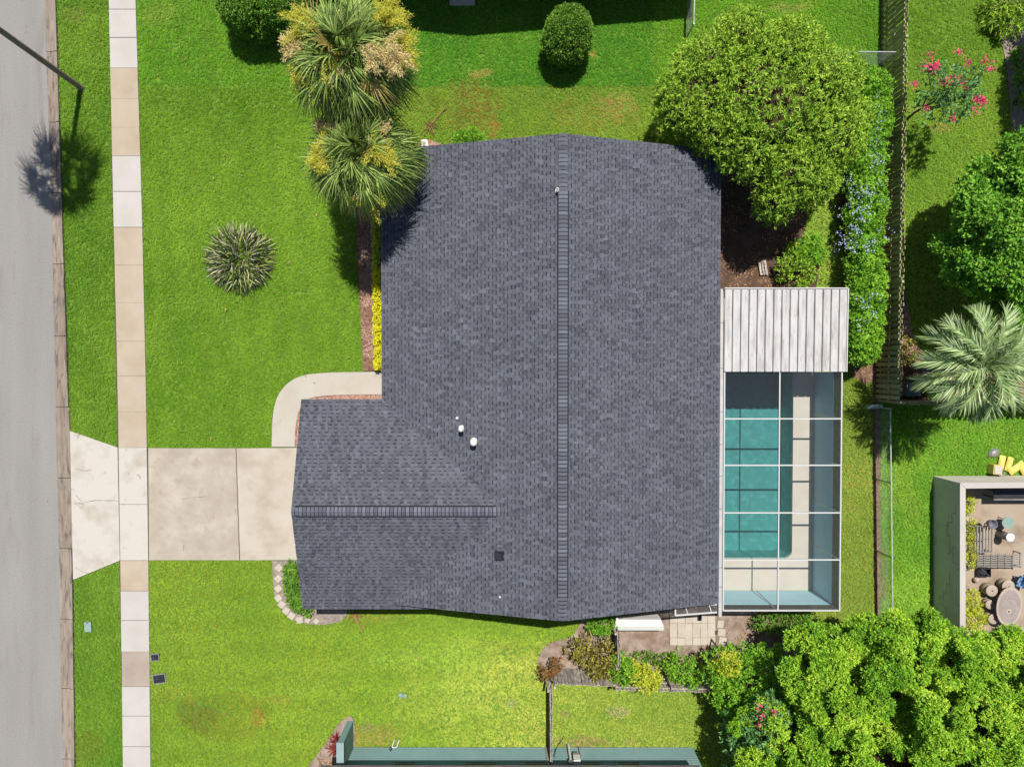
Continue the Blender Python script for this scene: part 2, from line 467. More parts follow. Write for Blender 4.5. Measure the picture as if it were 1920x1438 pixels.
M['pindo_leaf'] = leaf_mat('grey_green_palm_leaf', [lin(84, 112, 60, .85), lin(150, 176, 112, .9), lin(216, 228, 184, .95)], .25, clump_amt=.15)
M['agave'] = leaf_mat('spiky_leaf', [lin(30, 42, 20, .8), lin(44, 58, 28, .9), lin(72, 84, 46, .9), lin(96, 106, 62, .9), lin(188, 186, 150, .9), lin(140, 158, 62, .9)], .05, clump_amt=.15, clump_mix=.05)
M['ti_leaf'] = leaf_mat('dark_red_leaf', [lin(70, 24, 24, .8), lin(130, 44, 48, .85), lin(170, 84, 80, .85)], .2)
M['litter'] = leaf_mat('leaf_litter', [lin(90, 62, 44, .8), lin(150, 112, 76, .85), lin(196, 160, 120, .85)], .1)
M['pink_litter'] = leaf_mat('pinkish_mulch_chip', [lin(110, 74, 64, .8), lin(176, 140, 124, .85), lin(200, 170, 150, .85)], .1)

# ------------------------------------------------------------------ ground, road, kerb, pavement
def sheet(name, pts_px, z0, z1, m, label=None, kind='structure', parent=None):
    o = MB().prism(PXY(pts_px), z0, z1).build(name, m, parent)
    if parent is None: props(o, label, None, None, kind)
    return o

def line_x(a, b):            # x of an edge that runs down the photograph
    return lambda y: a + (b - a) * y / 1438.0

# the ground stays clear of the pool: four sheets round the excavation
gx0, gx1, gy0, gy1 = 8.3, 12.0, -8.12, 1.2
gm = MB()
for x0, x1, y0, y1 in ((-300, gx0, -300, 300), (gx1, 300, -300, 300), (gx0, gx1, gy1, 300), (gx0, gx1, -300, gy0)):
    gm.box(((x0 + x1) / 2, (y0 + y1) / 2, -.06), (x1 - x0, y1 - y0, .06))
props(gm.build('ground', M['soil_ground']), 'flat earth under the lawns', None, None, 'structure')

def edge_x(*pts):
    ys = [a for a, _ in pts]; xs = [b for _, b in pts]
    def f(y):
        if y < ys[0]: return xs[0] + (y - ys[0]) * (xs[1] - xs[0]) / (ys[1] - ys[0])
        if y > ys[-1]: return xs[-1] + (y - ys[-1]) * (xs[-1] - xs[-2]) / (ys[-1] - ys[-2])
        return float(np.interp(y, ys, xs))
    return f
re = edge_x((0, 84), (230, 91), (360, 95.5), (750, 104.5), (1048, 111), (1438, 117))
kr = edge_x((0, 106), (390, 118), (750, 130), (1048, 137), (1438, 142))
sl = edge_x((0, 205), (390, 213.5), (750, 222), (1048, 226.5), (1438, 231.5))
sr = edge_x((0, 255), (390, 267), (750, 275), (1048, 279), (1438, 283))
YS = [-400, 0, 230, 360, 555, 750, 900, 1048, 1240, 1438, 1900]
o = MB().prism([tuple(P(re(y) + .3, y)[:2]) for y in YS] + [tuple(P(-700, y)[:2]) for y in (1900, -400)], -.03, 0.0).build('road', M['asphalt'])
props(o, 'pale worn asphalt street with faint tyre streaks', None, None, 'structure')

kerb = thing('kerb', 'concrete gutter kerb in long segments beside the street', None, P(100, 700), kind='structure')
ky = [-170, -37, 98, 230, 362, 495, 630, 763, 896, 1028, 1160, 1290, 1422, 1560]
for y0, y1 in zip(ky, ky[1:]):
    b = MB()
    a0, a1 = y0 + .7, y1 - .7
    b.prism([tuple(P(re(a0), a0)[:2]), tuple(P(kr(a0) - 8, a0)[:2]), tuple(P(kr(a1) - 8, a1)[:2]), tuple(P(re(a1), a1)[:2])], -.04, .012)
    # low raised back of the kerb
    x0, x1 = P(kr(a0) - 8, a0), P(kr(a1) - 8, a1)
    w0, w1 = P(kr(a0), a0), P(kr(a1), a1)
    zt = .03 if 800 < (y0 + y1) / 2 < 1090 else .09
    b.add([(x0.x, x0.y, .012), (x1.x, x1.y, .012), (w1.x, w1.y, .012), (w0.x, w0.y, .012),
           (x0.x + .05, x0.y, zt), (x1.x + .05, x1.y, zt), (w1.x, w1.y, zt), (w0.x, w0.y, zt)],
          [(0, 4, 5, 1), (4, 7, 6, 5), (7, 3, 2, 6), (0, 3, 7, 4), (1, 5, 6, 2)])
    b.build('kerb_stone', M['kerb'], kerb)
o = MB().prism([tuple(P(re(y) - 1.5, y)[:2]) for y in YS[1:-1]] + [tuple(P(kr(y) + .6, y)[:2]) for y in YS[-2:0:-1]], -.05, -.004).build('kerb_bed', M['joint'], kerb)

walk = thing('sidewalk', 'concrete pavement of pale and beige slabs between verge and lawn', None, P(240, 700), kind='structure')
sy = [(-90, 'w'), (-36, 'w'), (19, 'w'), (72, 'w'), (129, 'b'), (186, 'b'), (240, 'b'), (293, 'w'), (360, 'w'), (427, 'b'), (498, 'b'), (568, 'b'),
      (640, 'b'), (705, 'b'), (772, 'b'), (839, 'd'), (945, 'd'), (1050, 'b'), (1107, 'w'), (1162, 'w'), (1221, 'g'), (1286, 'w'), (1341, 'w'),
      (1398, 'w'), (1455, 'w'), (1510, None)]
MM = {'w': 'slab_white', 'b': 'slab_beige', 'd': 'apron', 'g': 'slab_grey'}
for (y0, k), (y1, _) in zip(sy, sy[1:]):
    q = .45 if k == 'w' else (.05 if y0 not in (839, 945, 1050, 427, 640) else .3)
    a0, a1 = y0 + q, y1 - q
    rr = random.Random(y0)
    b = MB().prism(PXY([(sl(a0), a0), (sr(a0), a0), (sr(a1), a1), (sl(a1), a1)]), -.05, .05 + rr.uniform(-.004, .004) - (.012 if k == 'g' else 0), .006)
    o = b.build('slab', M[MM[k]], walk)
    if k == 'b': o['label'] = 'old beige stained slab'
    if k == 'g': o['label'] = 'greyish sunken slab with a broken edge'
    if k == 'w': o['label'] = 'newer pale slab'
MB().prism(PXY([(sl(-90) + .5, -90), (sr(-90) - .5, -90), (sr(1510) - .5, 1510), (sl(1510) + .5, 1510)]), -.05, .028).build('slab_bed', M['joint'], walk)

drv = thing('driveway', 'concrete driveway from the kerb to the garage with a flared apron', None, P(400, 945), kind='structure')
o = sheet('apron', [(132.2, 808), (221.5, 839), (225.7, 1050), (138.2, 1086)], -.04, .045, M['apron'], parent=drv); o['label'] = 'flared pale apron with thin cracks'
MB().prism(PXY([(279, 840), (442.7, 840.3), (449.5, 1049.6), (280.5, 1049.6)]), -.04, .05, .005).build('panel', M['drive'], drv)['label'] = 'stained outer driveway panel'
MB().prism(PXY([(444, 840.3), (640, 839), (640, 1049), (451, 1049.6)]), -.04, .05, .005).build('panel', M['drive2'], drv)['label'] = 'cleaner inner driveway panel'
sheet('joint_bed', [(274, 841), (600, 841), (600, 1049), (277, 1049)], -.045, .03, M['joint'], parent=drv)
sheet('joint_bed', [(221, 842), (226.5, 842), (229, 1049), (225, 1049)], -.045, .03, M['joint'], parent=drv)
def crack(name, pts, z, w, parent, seed=0):
    rr = random.Random(seed)
    P3 = []
    for (x0, y0), (x1, y1) in zip(pts, pts[1:]):
        n = max(2, int(math.hypot(x1 - x0, y1 - y0) / 4))
        for i in range(n):
            t = i / n
            P3.append((x0 + (x1 - x0) * t + rr.uniform(-.9, .9), y0 + (y1 - y0) * t + rr.uniform(-.9, .9)))
    P3.append(pts[-1])
    V, F = [], []
    for i, (x, y) in enumerate(P3):
        a = Vector(P3[max(0, i - 1)]); b_ = Vector(P3[min(len(P3) - 1, i + 1)])
        d = (b_ - a).normalized(); n = Vector((-d.y, d.x)) * w * rr.uniform(.4, 1.2)
        V += [tuple(P(x + n.x, y + n.y, z)), tuple(P(x - n.x, y - n.y, z))]
    F = [(2 * i, 2 * i + 1, 2 * i + 3, 2 * i + 2) for i in range(len(P3) - 1)]
    mesh_np(name, V, F, M['crack'], parent)
crack('crack', [(140, 944), (155, 944), (175, 938), (222, 939)], .049, .45, drv, 1)
crack('crack', [(141, 926), (152, 940)], .049, .35, drv, 2)
crack('crack', [(141, 878), (158, 883), (172, 881)], .049, .3, drv, 3)
crack('crack', [(142, 1065), (152, 1070), (165, 1076)], .049, .35, drv, 4)
crack('crack', [(340, 935), (362, 933), (386, 931)], .054, .3, drv, 5)
crack('crack', [(343, 1034), (345, 1022)], .054, .3, drv, 6)
crack('crack', [(138, 818), (150, 815), (145, 822)], .049, .4, drv, 7)

def arc(pts, n=8):
    out = []
    pts = [Vector(p) for p in pts]
    for i in range(len(pts) - 1):
        p0, p1, p2, p3 = pts[max(i - 1, 0)], pts[i], pts[i + 1], pts[min(i + 2, len(pts) - 1)]
        for k in range(n):
            t = k / n
            out.append(tuple(.5 * ((2 * p1) + (p2 - p0) * t + (2 * p0 - 5 * p1 + 4 * p2 - p3) * t * t + (3 * p1 - p0 - 3 * p2 + p3) * t ** 3)))
    out.append(tuple(pts[-1]))
    return out
outer = arc([(510, 837.5), (511, 800), (514, 768), (523, 740), (541, 718), (566, 705), (592, 700.5), (640, 698), (760, 697)], 5)
inner = arc([(553, 837.5), (555, 800), (562, 768), (576, 750), (600, 743), (650, 740), (760, 739)], 5)
o = sheet('footpath', outer + inner[::-1], -.04, .05, M['walk'], 'pale concrete path curving from driveway to the front door')
o = sheet('path_bed', inner + [(760, 765), (620, 765), (620, 838)], -.04, .02, M['red_mulch'], 'narrow bed of reddish bark and pale pebbles beside the curved path')
sheet('mulch_bed', [(668, 380), (706, 380), (757, 380), (757, 694), (681, 696), (677, 600), (670, 480)], -.04, .04, M['mulch'], 'long brown mulch bed along the front wall')
sheet('stone_bed', arc([(511, 1051), (512, 1080), (515, 1115), (530, 1145), (555, 1163), (590, 1170), (622, 1168), (650, 1152), (650, 1080), (620, 1051)], 4), -.04, .038, M['gravel'], 'grey gravel bed curving round the garage corner')
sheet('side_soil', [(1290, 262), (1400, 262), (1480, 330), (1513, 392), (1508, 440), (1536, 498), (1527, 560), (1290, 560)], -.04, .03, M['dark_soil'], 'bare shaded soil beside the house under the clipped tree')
sheet('hedge_bed', arc([(1575, 360), (1567, 400), (1580, 470), (1586, 510), (1580, 560), (1592, 640), (1596, 700), (1640, 705), (1645, 500), (1655, 330)], 3), -.04, .03, M['mulch'], 'mulch under the flowering hedge')
sheet('back_soil', arc([(1096, 1140), (1075, 1190), (1030, 1205), (1010, 1232), (1022, 1252), (1130, 1253), (1250, 1262), (1370, 1270), (1480, 1250), (1500, 1180), (1460, 1128), (1300, 1120)], 3), -.04, .032, M['soil'], 'bare sandy soil behind the house around the square pavers')
sheet('front_bed', [(790, 262), (806, 263), (830, 272), (842, 280), (842, 332), (760, 332)], -.04, .035, M['red_mulch'], 'small mulch bed at the front corner of the house')
sheet('corner_bed', arc([(560, 1460), (590, 1420), (615, 1385), (640, 1351), (664, 1351), (664, 1460)], 4), -.04, .034, M['soil'], 'sandy bed at the corner of the teal house')
sheet('gravel_strip', arc([(1838, -60), (1856, 0), (1868, 50), (1884, 110), (1892, 180), (1900, 240), (1960, 320), (2100, 330), (2100, -60)], 3), -.04, .034, M['gravel'], 'pale gravel strip along the neighbour garden')
sheet('fence_bed', [(1688, 520), (1700, 560), (1712, 640), (1760, 690), (2080, 680), (2080, 746), (1646, 748)], -.04, .034, M['mulch'], 'mulch bed in the corner of the wooden fence')
sheet('fence_strip', [(1637, 700), (1650, 700), (1650, 1170), (1640, 1170)], -.04, .036, M['mulch'], 'strip of brown bark along the chain link fence')
sheet('courtyard_floor', [(1757, 900), (2120, 900), (2120, 1300), (1757, 1300)], -.04, .036, M['courtyard'], 'worn concrete floor inside the block wall')

# ------------------------------------------------------------------ main house
XL, XR_, XRG, ZE, ZR = -5.03, 8.02, 1.83, 2.6, 4.45
YT, YB = 8.4, -9.12
GX, GYT, GYB, GZ = -8.15, -1.17, -9.32, 3.9
GYR = (GYT + GYB) / 2
house = thing('house', 'single storey house with charcoal shingle gable roof and front garage wing', 'house', (1.5, 0, 0))
def zmain(x): return ZE + (ZR - ZE) * ((x - XL) / (XRG - XL) if x < XRG else (XR_ - x) / (XR_ - XRG))
def zgar(y): return ZE + (GZ - ZE) * ((y - GYB) / (GYR - GYB) if y < GYR else (GYT - y) / (GYT - GYR))

w = MB()
w.prism([(-4.55, -8.75), (7.55, -8.75), (7.55, 8.15), (-4.55, 8.15)], -.05, 2.58)
w.prism([(-7.75, -8.88), (-4.552, -8.88), (-4.552, -1.62), (-7.75, -1.62)], -.05, 2.58)
for yy0, yy1 in ((8.05, 8.152), (-8.752, -8.65)):
    w.add([(-4.55, yy0, 2.58), (7.55, yy0, 2.58), (XRG, yy0, 4.28), (-4.55, yy1, 2.58), (7.55, yy1, 2.58), (XRG, yy1, 4.28)],
          [(0, 1, 2), (5, 4, 3), (0, 3, 4, 1), (1, 4, 5, 2), (2, 5, 3, 0)])
w.add([(-7.752, -8.88, 2.58), (-7.752, -1.62, 2.58), (-7.752, GYR, 3.72), (-7.6, -8.88, 2.58), (-7.6, -1.62, 2.58), (-7.6, GYR, 3.72)],
      [(0, 2, 1), (3, 4, 5), (0, 3, 5, 2), (1, 2, 5, 4), (0, 1, 4, 3)])
w.build('wall', M['stucco'], house)
gd = MB()
for i in range(4): gd.box((-7.79, GYR, .33 + .55 * i), (.06, 4.8, .53))
gd.build('garage_door', M['white_soft'], house)
def window(x, y, ww, hh, axis):
    f = MB(); e = .06
    sx, sy = (.08, ww) if axis == 'y' else (ww, .08)
    for dz in (-hh / 2, hh / 2): f.box((x, y, 1.5 + dz), (sx, sy, .07))
    for d in (-ww / 2 + .035, 0, ww / 2 - .035):
        f.box((x, y + d, 1.5) if axis == 'y' else (x + d, y, 1.5), ((.08, .07, hh - .072) if axis == 'y' else (.07, .08, hh - .072)))
    fo = f.build('window', M['white_soft'], house)
    MB().box((x, y, 1.5), ((.03, ww - .1, hh - .1) if axis == 'y' else (ww - .1, .03, hh - .1))).build('pane', M['glass'], fo)
window(-4.57, 5.6, 1.8, 1.2, 'y'); window(-4.57, 2.2, 2.2, 1.2, 'y')
window(-6.0, -8.9, 1.2, 1.0, 'x'); window(1.0, -8.77, 1.6, 1.1, 'x'); window(1.5, 8.17, 1.6, 1.1, 'x'); window(7.57, 5.5, 1.8, 1.2, 'y')
dm = MB().box((-4.58, -.35, 1.05), (.06, .95, 2.1)); dm.build('door', M['teal'], house)

rf = MB(); T = .14
def slab(q):
    rf.add(q + [(x, y, z - T) for x, y, z in q], [(0, 1, 2, 3), (7, 6, 5, 4), (0, 4, 5, 1), (1, 5, 6, 2), (2, 6, 7, 3), (3, 7, 4, 0)])
slab([(XL, YB, ZE), (XRG, YB, ZR), (XRG, YT, ZR), (XL, YT, ZE)])
slab([(XRG, YB, ZR), (XR_, YB, ZE), (XR_, YT, ZE), (XRG, YT, ZR)])
xg1 = .4
slab([(GX, GYB, ZE), (-2.75, GYB, ZE), (xg1, GYR, GZ), (GX, GYR, GZ)])
slab([(GX, GYR, GZ), (xg1, GYR, GZ), (-4.6, GYT, ZE), (GX, GYT, ZE)])
roof = rf.build('roof', M['grey_roof'], house)
roof['label'] = 'charcoal grey shingle roof'

rng = np.random.default_rng(7)
STK = np.random.default_rng(8).random((400, 400))
TABS = []          # (verts 8 x 3, tones 6, weight)
def shingles(O, u, v, U, V, keep, seed, e=.143):
    O, u, v = Vector(O), Vector(u).normalized(), Vector(v).normalized()
    n = u.cross(v)
    if n.z < 0: n = -n
    rr = random.Random(seed)
    rows = int(V / e)
    e = V / rows
    for j in range(rows):
        v0 = j * e; x = -rr.uniform(0, .4)
        raised = rr.random() < .5
        while x < U:
            wd = rr.choice((.09, .12, .14, .15)) if raised else rr.choice((.1, .13, .16, .2))
            a, b = max(0, x + .003), min(U, x + wd - .003)
            x += wd
            raised = not raised
            if b - a < .03: continue
            c = O + u * ((a + b) / 2) + v * (v0 + e / 2)
            if not keep(c): continue
            t = .019 if raised else .011
            base = rr.choices((1.0, .76, 1.15, .88), (5.5, 1.4, 1.8, 1.6))[0] * rr.uniform(.96, 1.04)
            base *= .88 + .24 * STK[int((a + b) / 2 / .17) % 400, int(v0 / .62 + seed * 31) % 400]   # runs of one batch climbing the slope
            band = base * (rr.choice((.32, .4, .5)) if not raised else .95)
            def q(uu, vv, h): return tuple(O + u * uu + v * vv + n * (h + .012))
            vm, v1 = v0 + e * .66, v0 + e + .004
            f = lambda vv: t * (1 - .75 * (vv - v0) / (v1 - v0))
            vs = [q(a, v0, 0), q(b, v0, 0), q(a, v0, t), q(b, v0, t), q(a, vm, f(vm)), q(b, vm, f(vm)), q(a, v1, f(v1)), q(b, v1, f(v1)), q(a, v1, -.004), q(b, v1, -.004)]
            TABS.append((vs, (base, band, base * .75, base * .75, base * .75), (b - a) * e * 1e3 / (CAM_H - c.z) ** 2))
FACES = [(2, 3, 5, 4), (4, 5, 7, 6), (0, 1, 3, 2), (0, 2, 4, 6, 8), (1, 9, 7, 5, 3)]
sl1 = Vector((XRG - XL, 0, ZR - ZE)); sl2 = Vector((XRG - XR_, 0, ZR - ZE))
shingles((XL, YB, ZE), (0, 1, 0), sl1, YT - YB, sl1.length, lambda c: not (GYB < c.y < GYT and zgar(c.y) > zmain(c.x) + .06), 1)
shingles((XR_, YB, ZE), (0, 1, 0), sl2, YT - YB, sl2.length, lambda c: True, 2)
gs1 = Vector((0, GYR - GYB, GZ - ZE)); gs2 = Vector((0, GYR - GYT, GZ - ZE))
kg = lambda c: c.x < XL or (zmain(c.x) < zgar(c.y) + .06) or (c.y < YB and c.x < -2.8)
shingles((GX, GYB, ZE), (1, 0, 0), gs1, xg1 - GX, gs1.length, kg, 3)
shingles((GX, GYT, ZE), (1, 0, 0), gs2, xg1 - GX, gs2.length, kg, 4)
TABS.sort(key=lambda t: -t[2])
for vs, tn, _ in TABS[:300]:
    mesh_np('shingle', vs, FACES, M['shingle'], roof, face_attr=tn)
V, F, A = [], [], []
for vs, tn, _ in TABS[300:]:
    k = len(V); V += vs
    F += [tuple(i + k for i in f) for f in FACES]; A += tn
o = mesh_np('shingle_courses', V, F, M['shingle'], roof, face_attr=A); o['kind'] = 'stuff'

def ridge(a, b, across, slope_l, slope_r, z, v0, v1, seed):
    """overlapping ridge caps; between v0 and v1 they ride on a ridge vent"""
    a, b = Vector(a), Vector(b)
    L = (b - a).length; d = (b - a).normalized(); s = Vector(across)
    e = .145; n = int(L / e); e = L / n
    rr = random.Random(seed)
    hw = .165
    for i in range(n):
        t0, t1 = i * e, (i + 1) * e
        up = .05 if v0 < t0 < v1 else .016
        base = rr.choice((1.1, 1.0, .8, 1.35, 1.2, .9)) * (1.12 if up > .02 else 1)
        vs = []
        for t, h in ((t0, .012), (t1 - .03, .004), (t1 - .03, .004), (t1 + .008, -.004)):
            for k, sl_ in ((-1, slope_l), (0, 0), (1, slope_r)):
                vs.append(tuple(a + d * t + s * (k * hw) + Vector((0, 0, up + h - (hw * sl_ if k else 0)))))
        for k, sl_ in ((-1, slope_l), (0, 0), (1, slope_r)):
            vs.append(tuple(a + d * t0 + s * (k * hw) + Vector((0, 0, up - .012 - (hw * sl_ if k else 0)))))
        fs = [(0, 1, 4, 3), (1, 2, 5, 4), (6, 7, 10, 9), (7, 8, 11, 10), (12, 13, 1, 0), (13, 14, 2, 1)]
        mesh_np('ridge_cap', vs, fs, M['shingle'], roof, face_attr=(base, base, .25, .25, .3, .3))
    if v1 > v0:
        m = MB()
        for k, sl_ in ((-1, slope_l), (1, slope_r)):
            p0 = a + d * v0 + s * (k * (hw + .018)); p1 = a + d * v1 + s * (k * (hw + .018))
            for p in (p0, p1): p.z += .022 - hw * sl_
            m.bar(p0, p1, .055, .05)
        m.build('ridge_vent', M['cap_black'], roof)
mr1 = (ZR - ZE) / (XRG - XL); mr2 = (ZR - ZE) / (XR_ - XRG); gr = (GZ - ZE) / (GYR - GYB)
yv0 = P(1056, 358, ZR).y; yv1 = P(1056, 1120, ZR).y
ridge((XRG, YT, ZR + .01), (XRG, YB, ZR + .01), (1, 0, 0), mr1, mr2, ZR, YT - yv0, YT - yv1, 1)
xv1 = P(930, 957, GZ).x; xend = XL + (GZ - ZE) / mr1 + .1
ridge((GX, GYR, GZ + .01), (xend, GYR, GZ + .01), (0, 1, 0), gr, gr, GZ, .15, xv1 - GX, 2)

def vent_pipe(px, py, z, r, h, cap, m):
    p = P(px, py, z); p.z = max(zmain(p.x) if p.x > XL else zgar(p.y), zgar(p.y) if (p.x < 0 and GYB < p.y < GYT) else 0) + .01
    b = MB()
    b.lathe(p, [(r * 1.9, 0), (r * 1.7, .03), (r, .05), (r, h)], 14)
    if cap: b.lathe((p.x, p.y, p.z + h), [(r * .8, 0), (r * 1.35, .01), (r * 1.35, .09), (r * .5, .13)], 16)
    return b.build('vent_pipe', m, roof, True)
vent_pipe(888, 830, 4.0, .085, .45, True, M['white_soft'])['label'] = 'larger white capped vent pipe'
vent_pipe(864, 805, 3.9, .07, .42, True, M['white_soft'])['label'] = 'smaller white capped vent pipe'
vent_pipe(855, 786, 3.9, .035, .12, False, M['white_soft'])
p = P(1046, 353, 4.8)
b = MB().lathe((p.x, p.y, zmain(p.x) + .0), [(.09, .0), (.08, .04), (.045, .05), (.045, .32)], 14); b.build('vent_pipe', M['white_soft'], roof, True)
MB().lathe((p.x, p.y, zmain(p.x) + .321), [(.022, 0), (.022, .004)], 10).build('pipe_opening', M['cap_black'], roof)
p = P(937, 1126, 4.3); MB().lathe((p.x, p.y, zmain(p.x)), [(.05, 0), (.03, .03), (.03, .12)], 10).build('vent_pipe', M['white_soft'], roof, True)
p = P(935, 1046, 4.2); zz = zmain(p.x)
vb = MB()
vb.box((p.x, p.y, zz + .05), (.34, .34, .03), tilt=('Y', -math.atan(mr1)))
vb.add([(p.x - .15, p.y - .14, zz + .04), (p.x + .15, p.y - .14, zz + .07), (p.x + .15, p.y + .14, zz + .07), (p.x - .15, p.y + .14, zz + .04),
        (p.x - .14, p.y - .13, zz + .16), (p.x + .1, p.y - .12, zz + .22), (p.x + .1, p.y + .12, zz + .22), (p.x - .14, p.y + .13, zz + .16)],
       [(4, 5, 6, 7), (0, 1, 5, 4), (1, 2, 6, 5), (2, 3, 7, 6), (3, 0, 4, 7)])
vb.build('exhaust_vent', M['black'], roof)

# ------------------------------------------------------------------ pool, deck, screen enclosure
CZ = 2.4
cxl, cxr = P(1357, 900, CZ).x, P(1576, 900, CZ).x
cyt, cyb = P(1400, 697, CZ).y, P(1400, 1144, CZ).y
pw0, pw1 = P(1330, 800).x, P(1486, 800).x
py0, py1 = P(1400, 645).y, P(1400, 1046).y
prad = .32
poly = [(pw0, py1), (pw1 - prad, py1)] + [(pw1 - prad + prad * math.sin(a), py1 + prad - prad * math.cos(a)) for a in np.linspace(.2, PI / 2, 6)] + [(pw1, py0), (pw0, py0)]
dk = MB()
yt_d, yb_d = P(1400, 560).y, cyb + .02
dk.prism([(7.56, yb_d), (cxr + .05, yb_d), (cxr + .05, py1 - .004), (7.56, py1 - .004)], -.05, .05)
dk.prism([(7.56, py0 + .004), (cxr + .05, py0 + .004), (cxr + .05, yt_d), (7.56, yt_d)], -.05, .05)
dk.prism([(7.56, py1), (pw0 - .004, py1), (pw0 - .004, py0), (7.56, py0)], -.05, .05)
dk.prism([(pw1 + .004, py1), (cxr + .05, py1), (cxr + .05, py0), (pw1 + .004, py0)], -.05, .05)
fil = [(pw1, py1)] + [(pw1 - prad + prad * math.sin(a), py1 + prad - prad * math.cos(a)) for a in np.linspace(PI / 2, 0, 8)]
dk.prism(fil, -.05, .048)
props(dk.build('pool_deck', M['deck']), 'pale concrete deck around the pool', None, None, 'structure')
pool = thing('swimming_pool', 'teal swimming pool under the screen cage beside the house', 'pool', ((pw0 + pw1) / 2, (py0 + py1) / 2, 0))
n = len(poly)
ZB = -1.3
bv = [(x, y, ZB) for x, y in poly] + [(x, y, .03) for x, y in poly]
bf = [tuple(range(n))] + [(i, i + n, (i + 1) % n + n, (i + 1) % n) for i in range(n)]
mesh_np('basin', bv, bf, M['plaster'], pool)
wv = [(x, y, -.09) for x, y in poly]
mesh_np('water', wv, [tuple(range(n))], M['water'], pool)

cage = thing('pool_enclosure', 'white framed screen cage with pale blue lower panels over the pool', 'screen enclosure', ((cxl + cxr) / 2, (cyt + cyb) / 2, .05))
BX = [cxl, P(1460, 900, CZ).x, cxr]
BY = [cyt, P(1400, 785, CZ).y, P(1400, 872, CZ).y, P(1400, 961, CZ).y, P(1400, 1049, CZ).y, cyb]
for y in BY[1:]:
    MB().bar((cxl, y, CZ), (cxr, y, CZ), .046, .08).build('beam', M['white'], cage)
for x in BX:
    z_ = CZ + .003
    MB().bar((x, cyt, z_), (x, cyb, z_), .046, .078).build('beam', M['white'], cage)
for i in range(2):
    for j in range(5):
        x0, x1, y0, y1 = BX[i] + .03, BX[i + 1] - .03, BY[j] - .03, BY[j + 1] + .03
        mesh_np('screen_panel', [(x0, y0, CZ + .02), (x1, y0, CZ + .02), (x1, y1, CZ + .02), (x0, y1, CZ + .02)], [(0, 1, 2, 3)], M['screen'], cage)
for y in BY[1:]:
    MB().box((cxr + .035, y, 1.2 + .005), (.04, .05, 2.28)).build('post', M['white'], cage)
for x in BX[:2]:
    MB().box((x, cyb - .035, 1.2 + .005), (.05, .04, 2.28)).build('post', M['white'], cage)
PZ = 1.75
for j in range(5):
    y0, y1 = BY[j] - .03, BY[j + 1] + .03
    MB().box((cxr, (y0 + y1) / 2, (.05 + PZ) / 2), (.02, y0 - y1, PZ - .05)).build('privacy_panel', M['blue_panel'], cage)
    MB().box((cxr, (y0 + y1) / 2, (PZ + CZ) / 2 - .02), (.006, y0 - y1, CZ - PZ - .06)).build('screen_panel', M['screen_dark'], cage)
for i in range(2):
    x0, x1 = BX[i] + .03, BX[i + 1] - .03
    MB().box(((x0 + x1) / 2, cyb, (.05 + PZ) / 2), (x1 - x0, .02, PZ - .05)).build('privacy_panel', M['blue_panel'], cage)
    MB().box(((x0 + x1) / 2, cyb, (PZ + CZ) / 2 - .02), (x1 - x0, .006, CZ - PZ - .06)).build('screen_panel', M['screen_dark'], cage)
# broad white gutter between house eave and cage
gz = 2.45
gx = P(1352, 900, gz).x
gy0_, gy1_ = P(1352, 542, gz).y, P(1352, 1156, gz).y
MB().box((gx, (gy0_ + gy1_) / 2, gz - .06), (.13, gy0_ - gy1_, .12)).build('gutter', M['gutter'], cage)
for yy in (605, 690, 772, 833, 892, 954, 1064, 1100):
    q = P(1352, yy, gz); MB().box((gx, q.y, gz + .003), (.15, .025, .02)).build('gutter_strap', M['grey_metal'], cage)
MB().box((gx + .02, gy1_ + .06, 1.17), (.1, .1, 2.3)).build('downspout', M['white'], cage)

# metal patio roof
pr = thing('patio_roof', 'white metal pan roof with dark seams over the shaded end of the pool', 'patio cover', (P(1470, 620).x, P(1470, 620).y, .05))
pz = 2.52
x0 = P(1357, 620, pz).x; x1 = P(1587, 620, pz).x
yt, yb = P(1400, 542, pz).y, P(1400, 697, pz).y
npn = 15
pwid = (x1 - x0) / npn
pm = None
for i in range(npn):
    b = MB()
    xa, xb = x0 + i * pwid, x0 + (i + 1) * pwid
    zt = .06
    b.add([(xa + .012, yb, pz), (xb - .012, yb, pz), (xb - .012, yt, pz + zt), (xa + .012, yt, pz + zt),
           (xa + .012, yb, pz - .03), (xb - .012, yb, pz - .03), (xb - .012, yt, pz + zt - .03), (xa + .012, yt, pz + zt - .03)],
          [(0, 1, 2, 3), (7, 6, 5, 4), (0, 4, 5, 1), (1, 5, 6, 2), (2, 6, 7, 3), (3, 7, 4, 0)])
    b.add([(xa + .012, yb, pz + .001), (xa + .03, yb, pz + .035), (xa + .04, yb, pz + .001), (xa + .012, yt, pz + zt + .001), (xa + .03, yt, pz + zt + .035), (xa + .04, yt, pz + zt + .001)],
          [(0, 1, 4, 3), (1, 2, 5, 4), (0, 2, 1), (3, 4, 5)])
    b.build('roof_panel', M['rust_stain_panel'], pr)
MB().box(((x0 + x1) / 2, (yt + yb) / 2, pz - .06), (x1 - x0 - .1, yt - yb - .1, .04)).build('under_deck', M['white'], pr)
MB().bar((x0, yt + .02, pz + .05), (x1, yt + .02, pz + .05), .04, .12).build('fascia', M['white'], pr)
MB().bar((x1 + .02, yt, pz + .04), (x1 + .02, yb, pz - .02), .04, .1).build('fascia', M['white'], pr)
for xx, yy in ((x1 - .1, yt - .15), (x1 - .1, yb + .1), (x0 + .1, yt - .15)):
    MB().box((xx, yy, 1.24), (.08, .08, 2.38)).build('post', M['white'], pr)

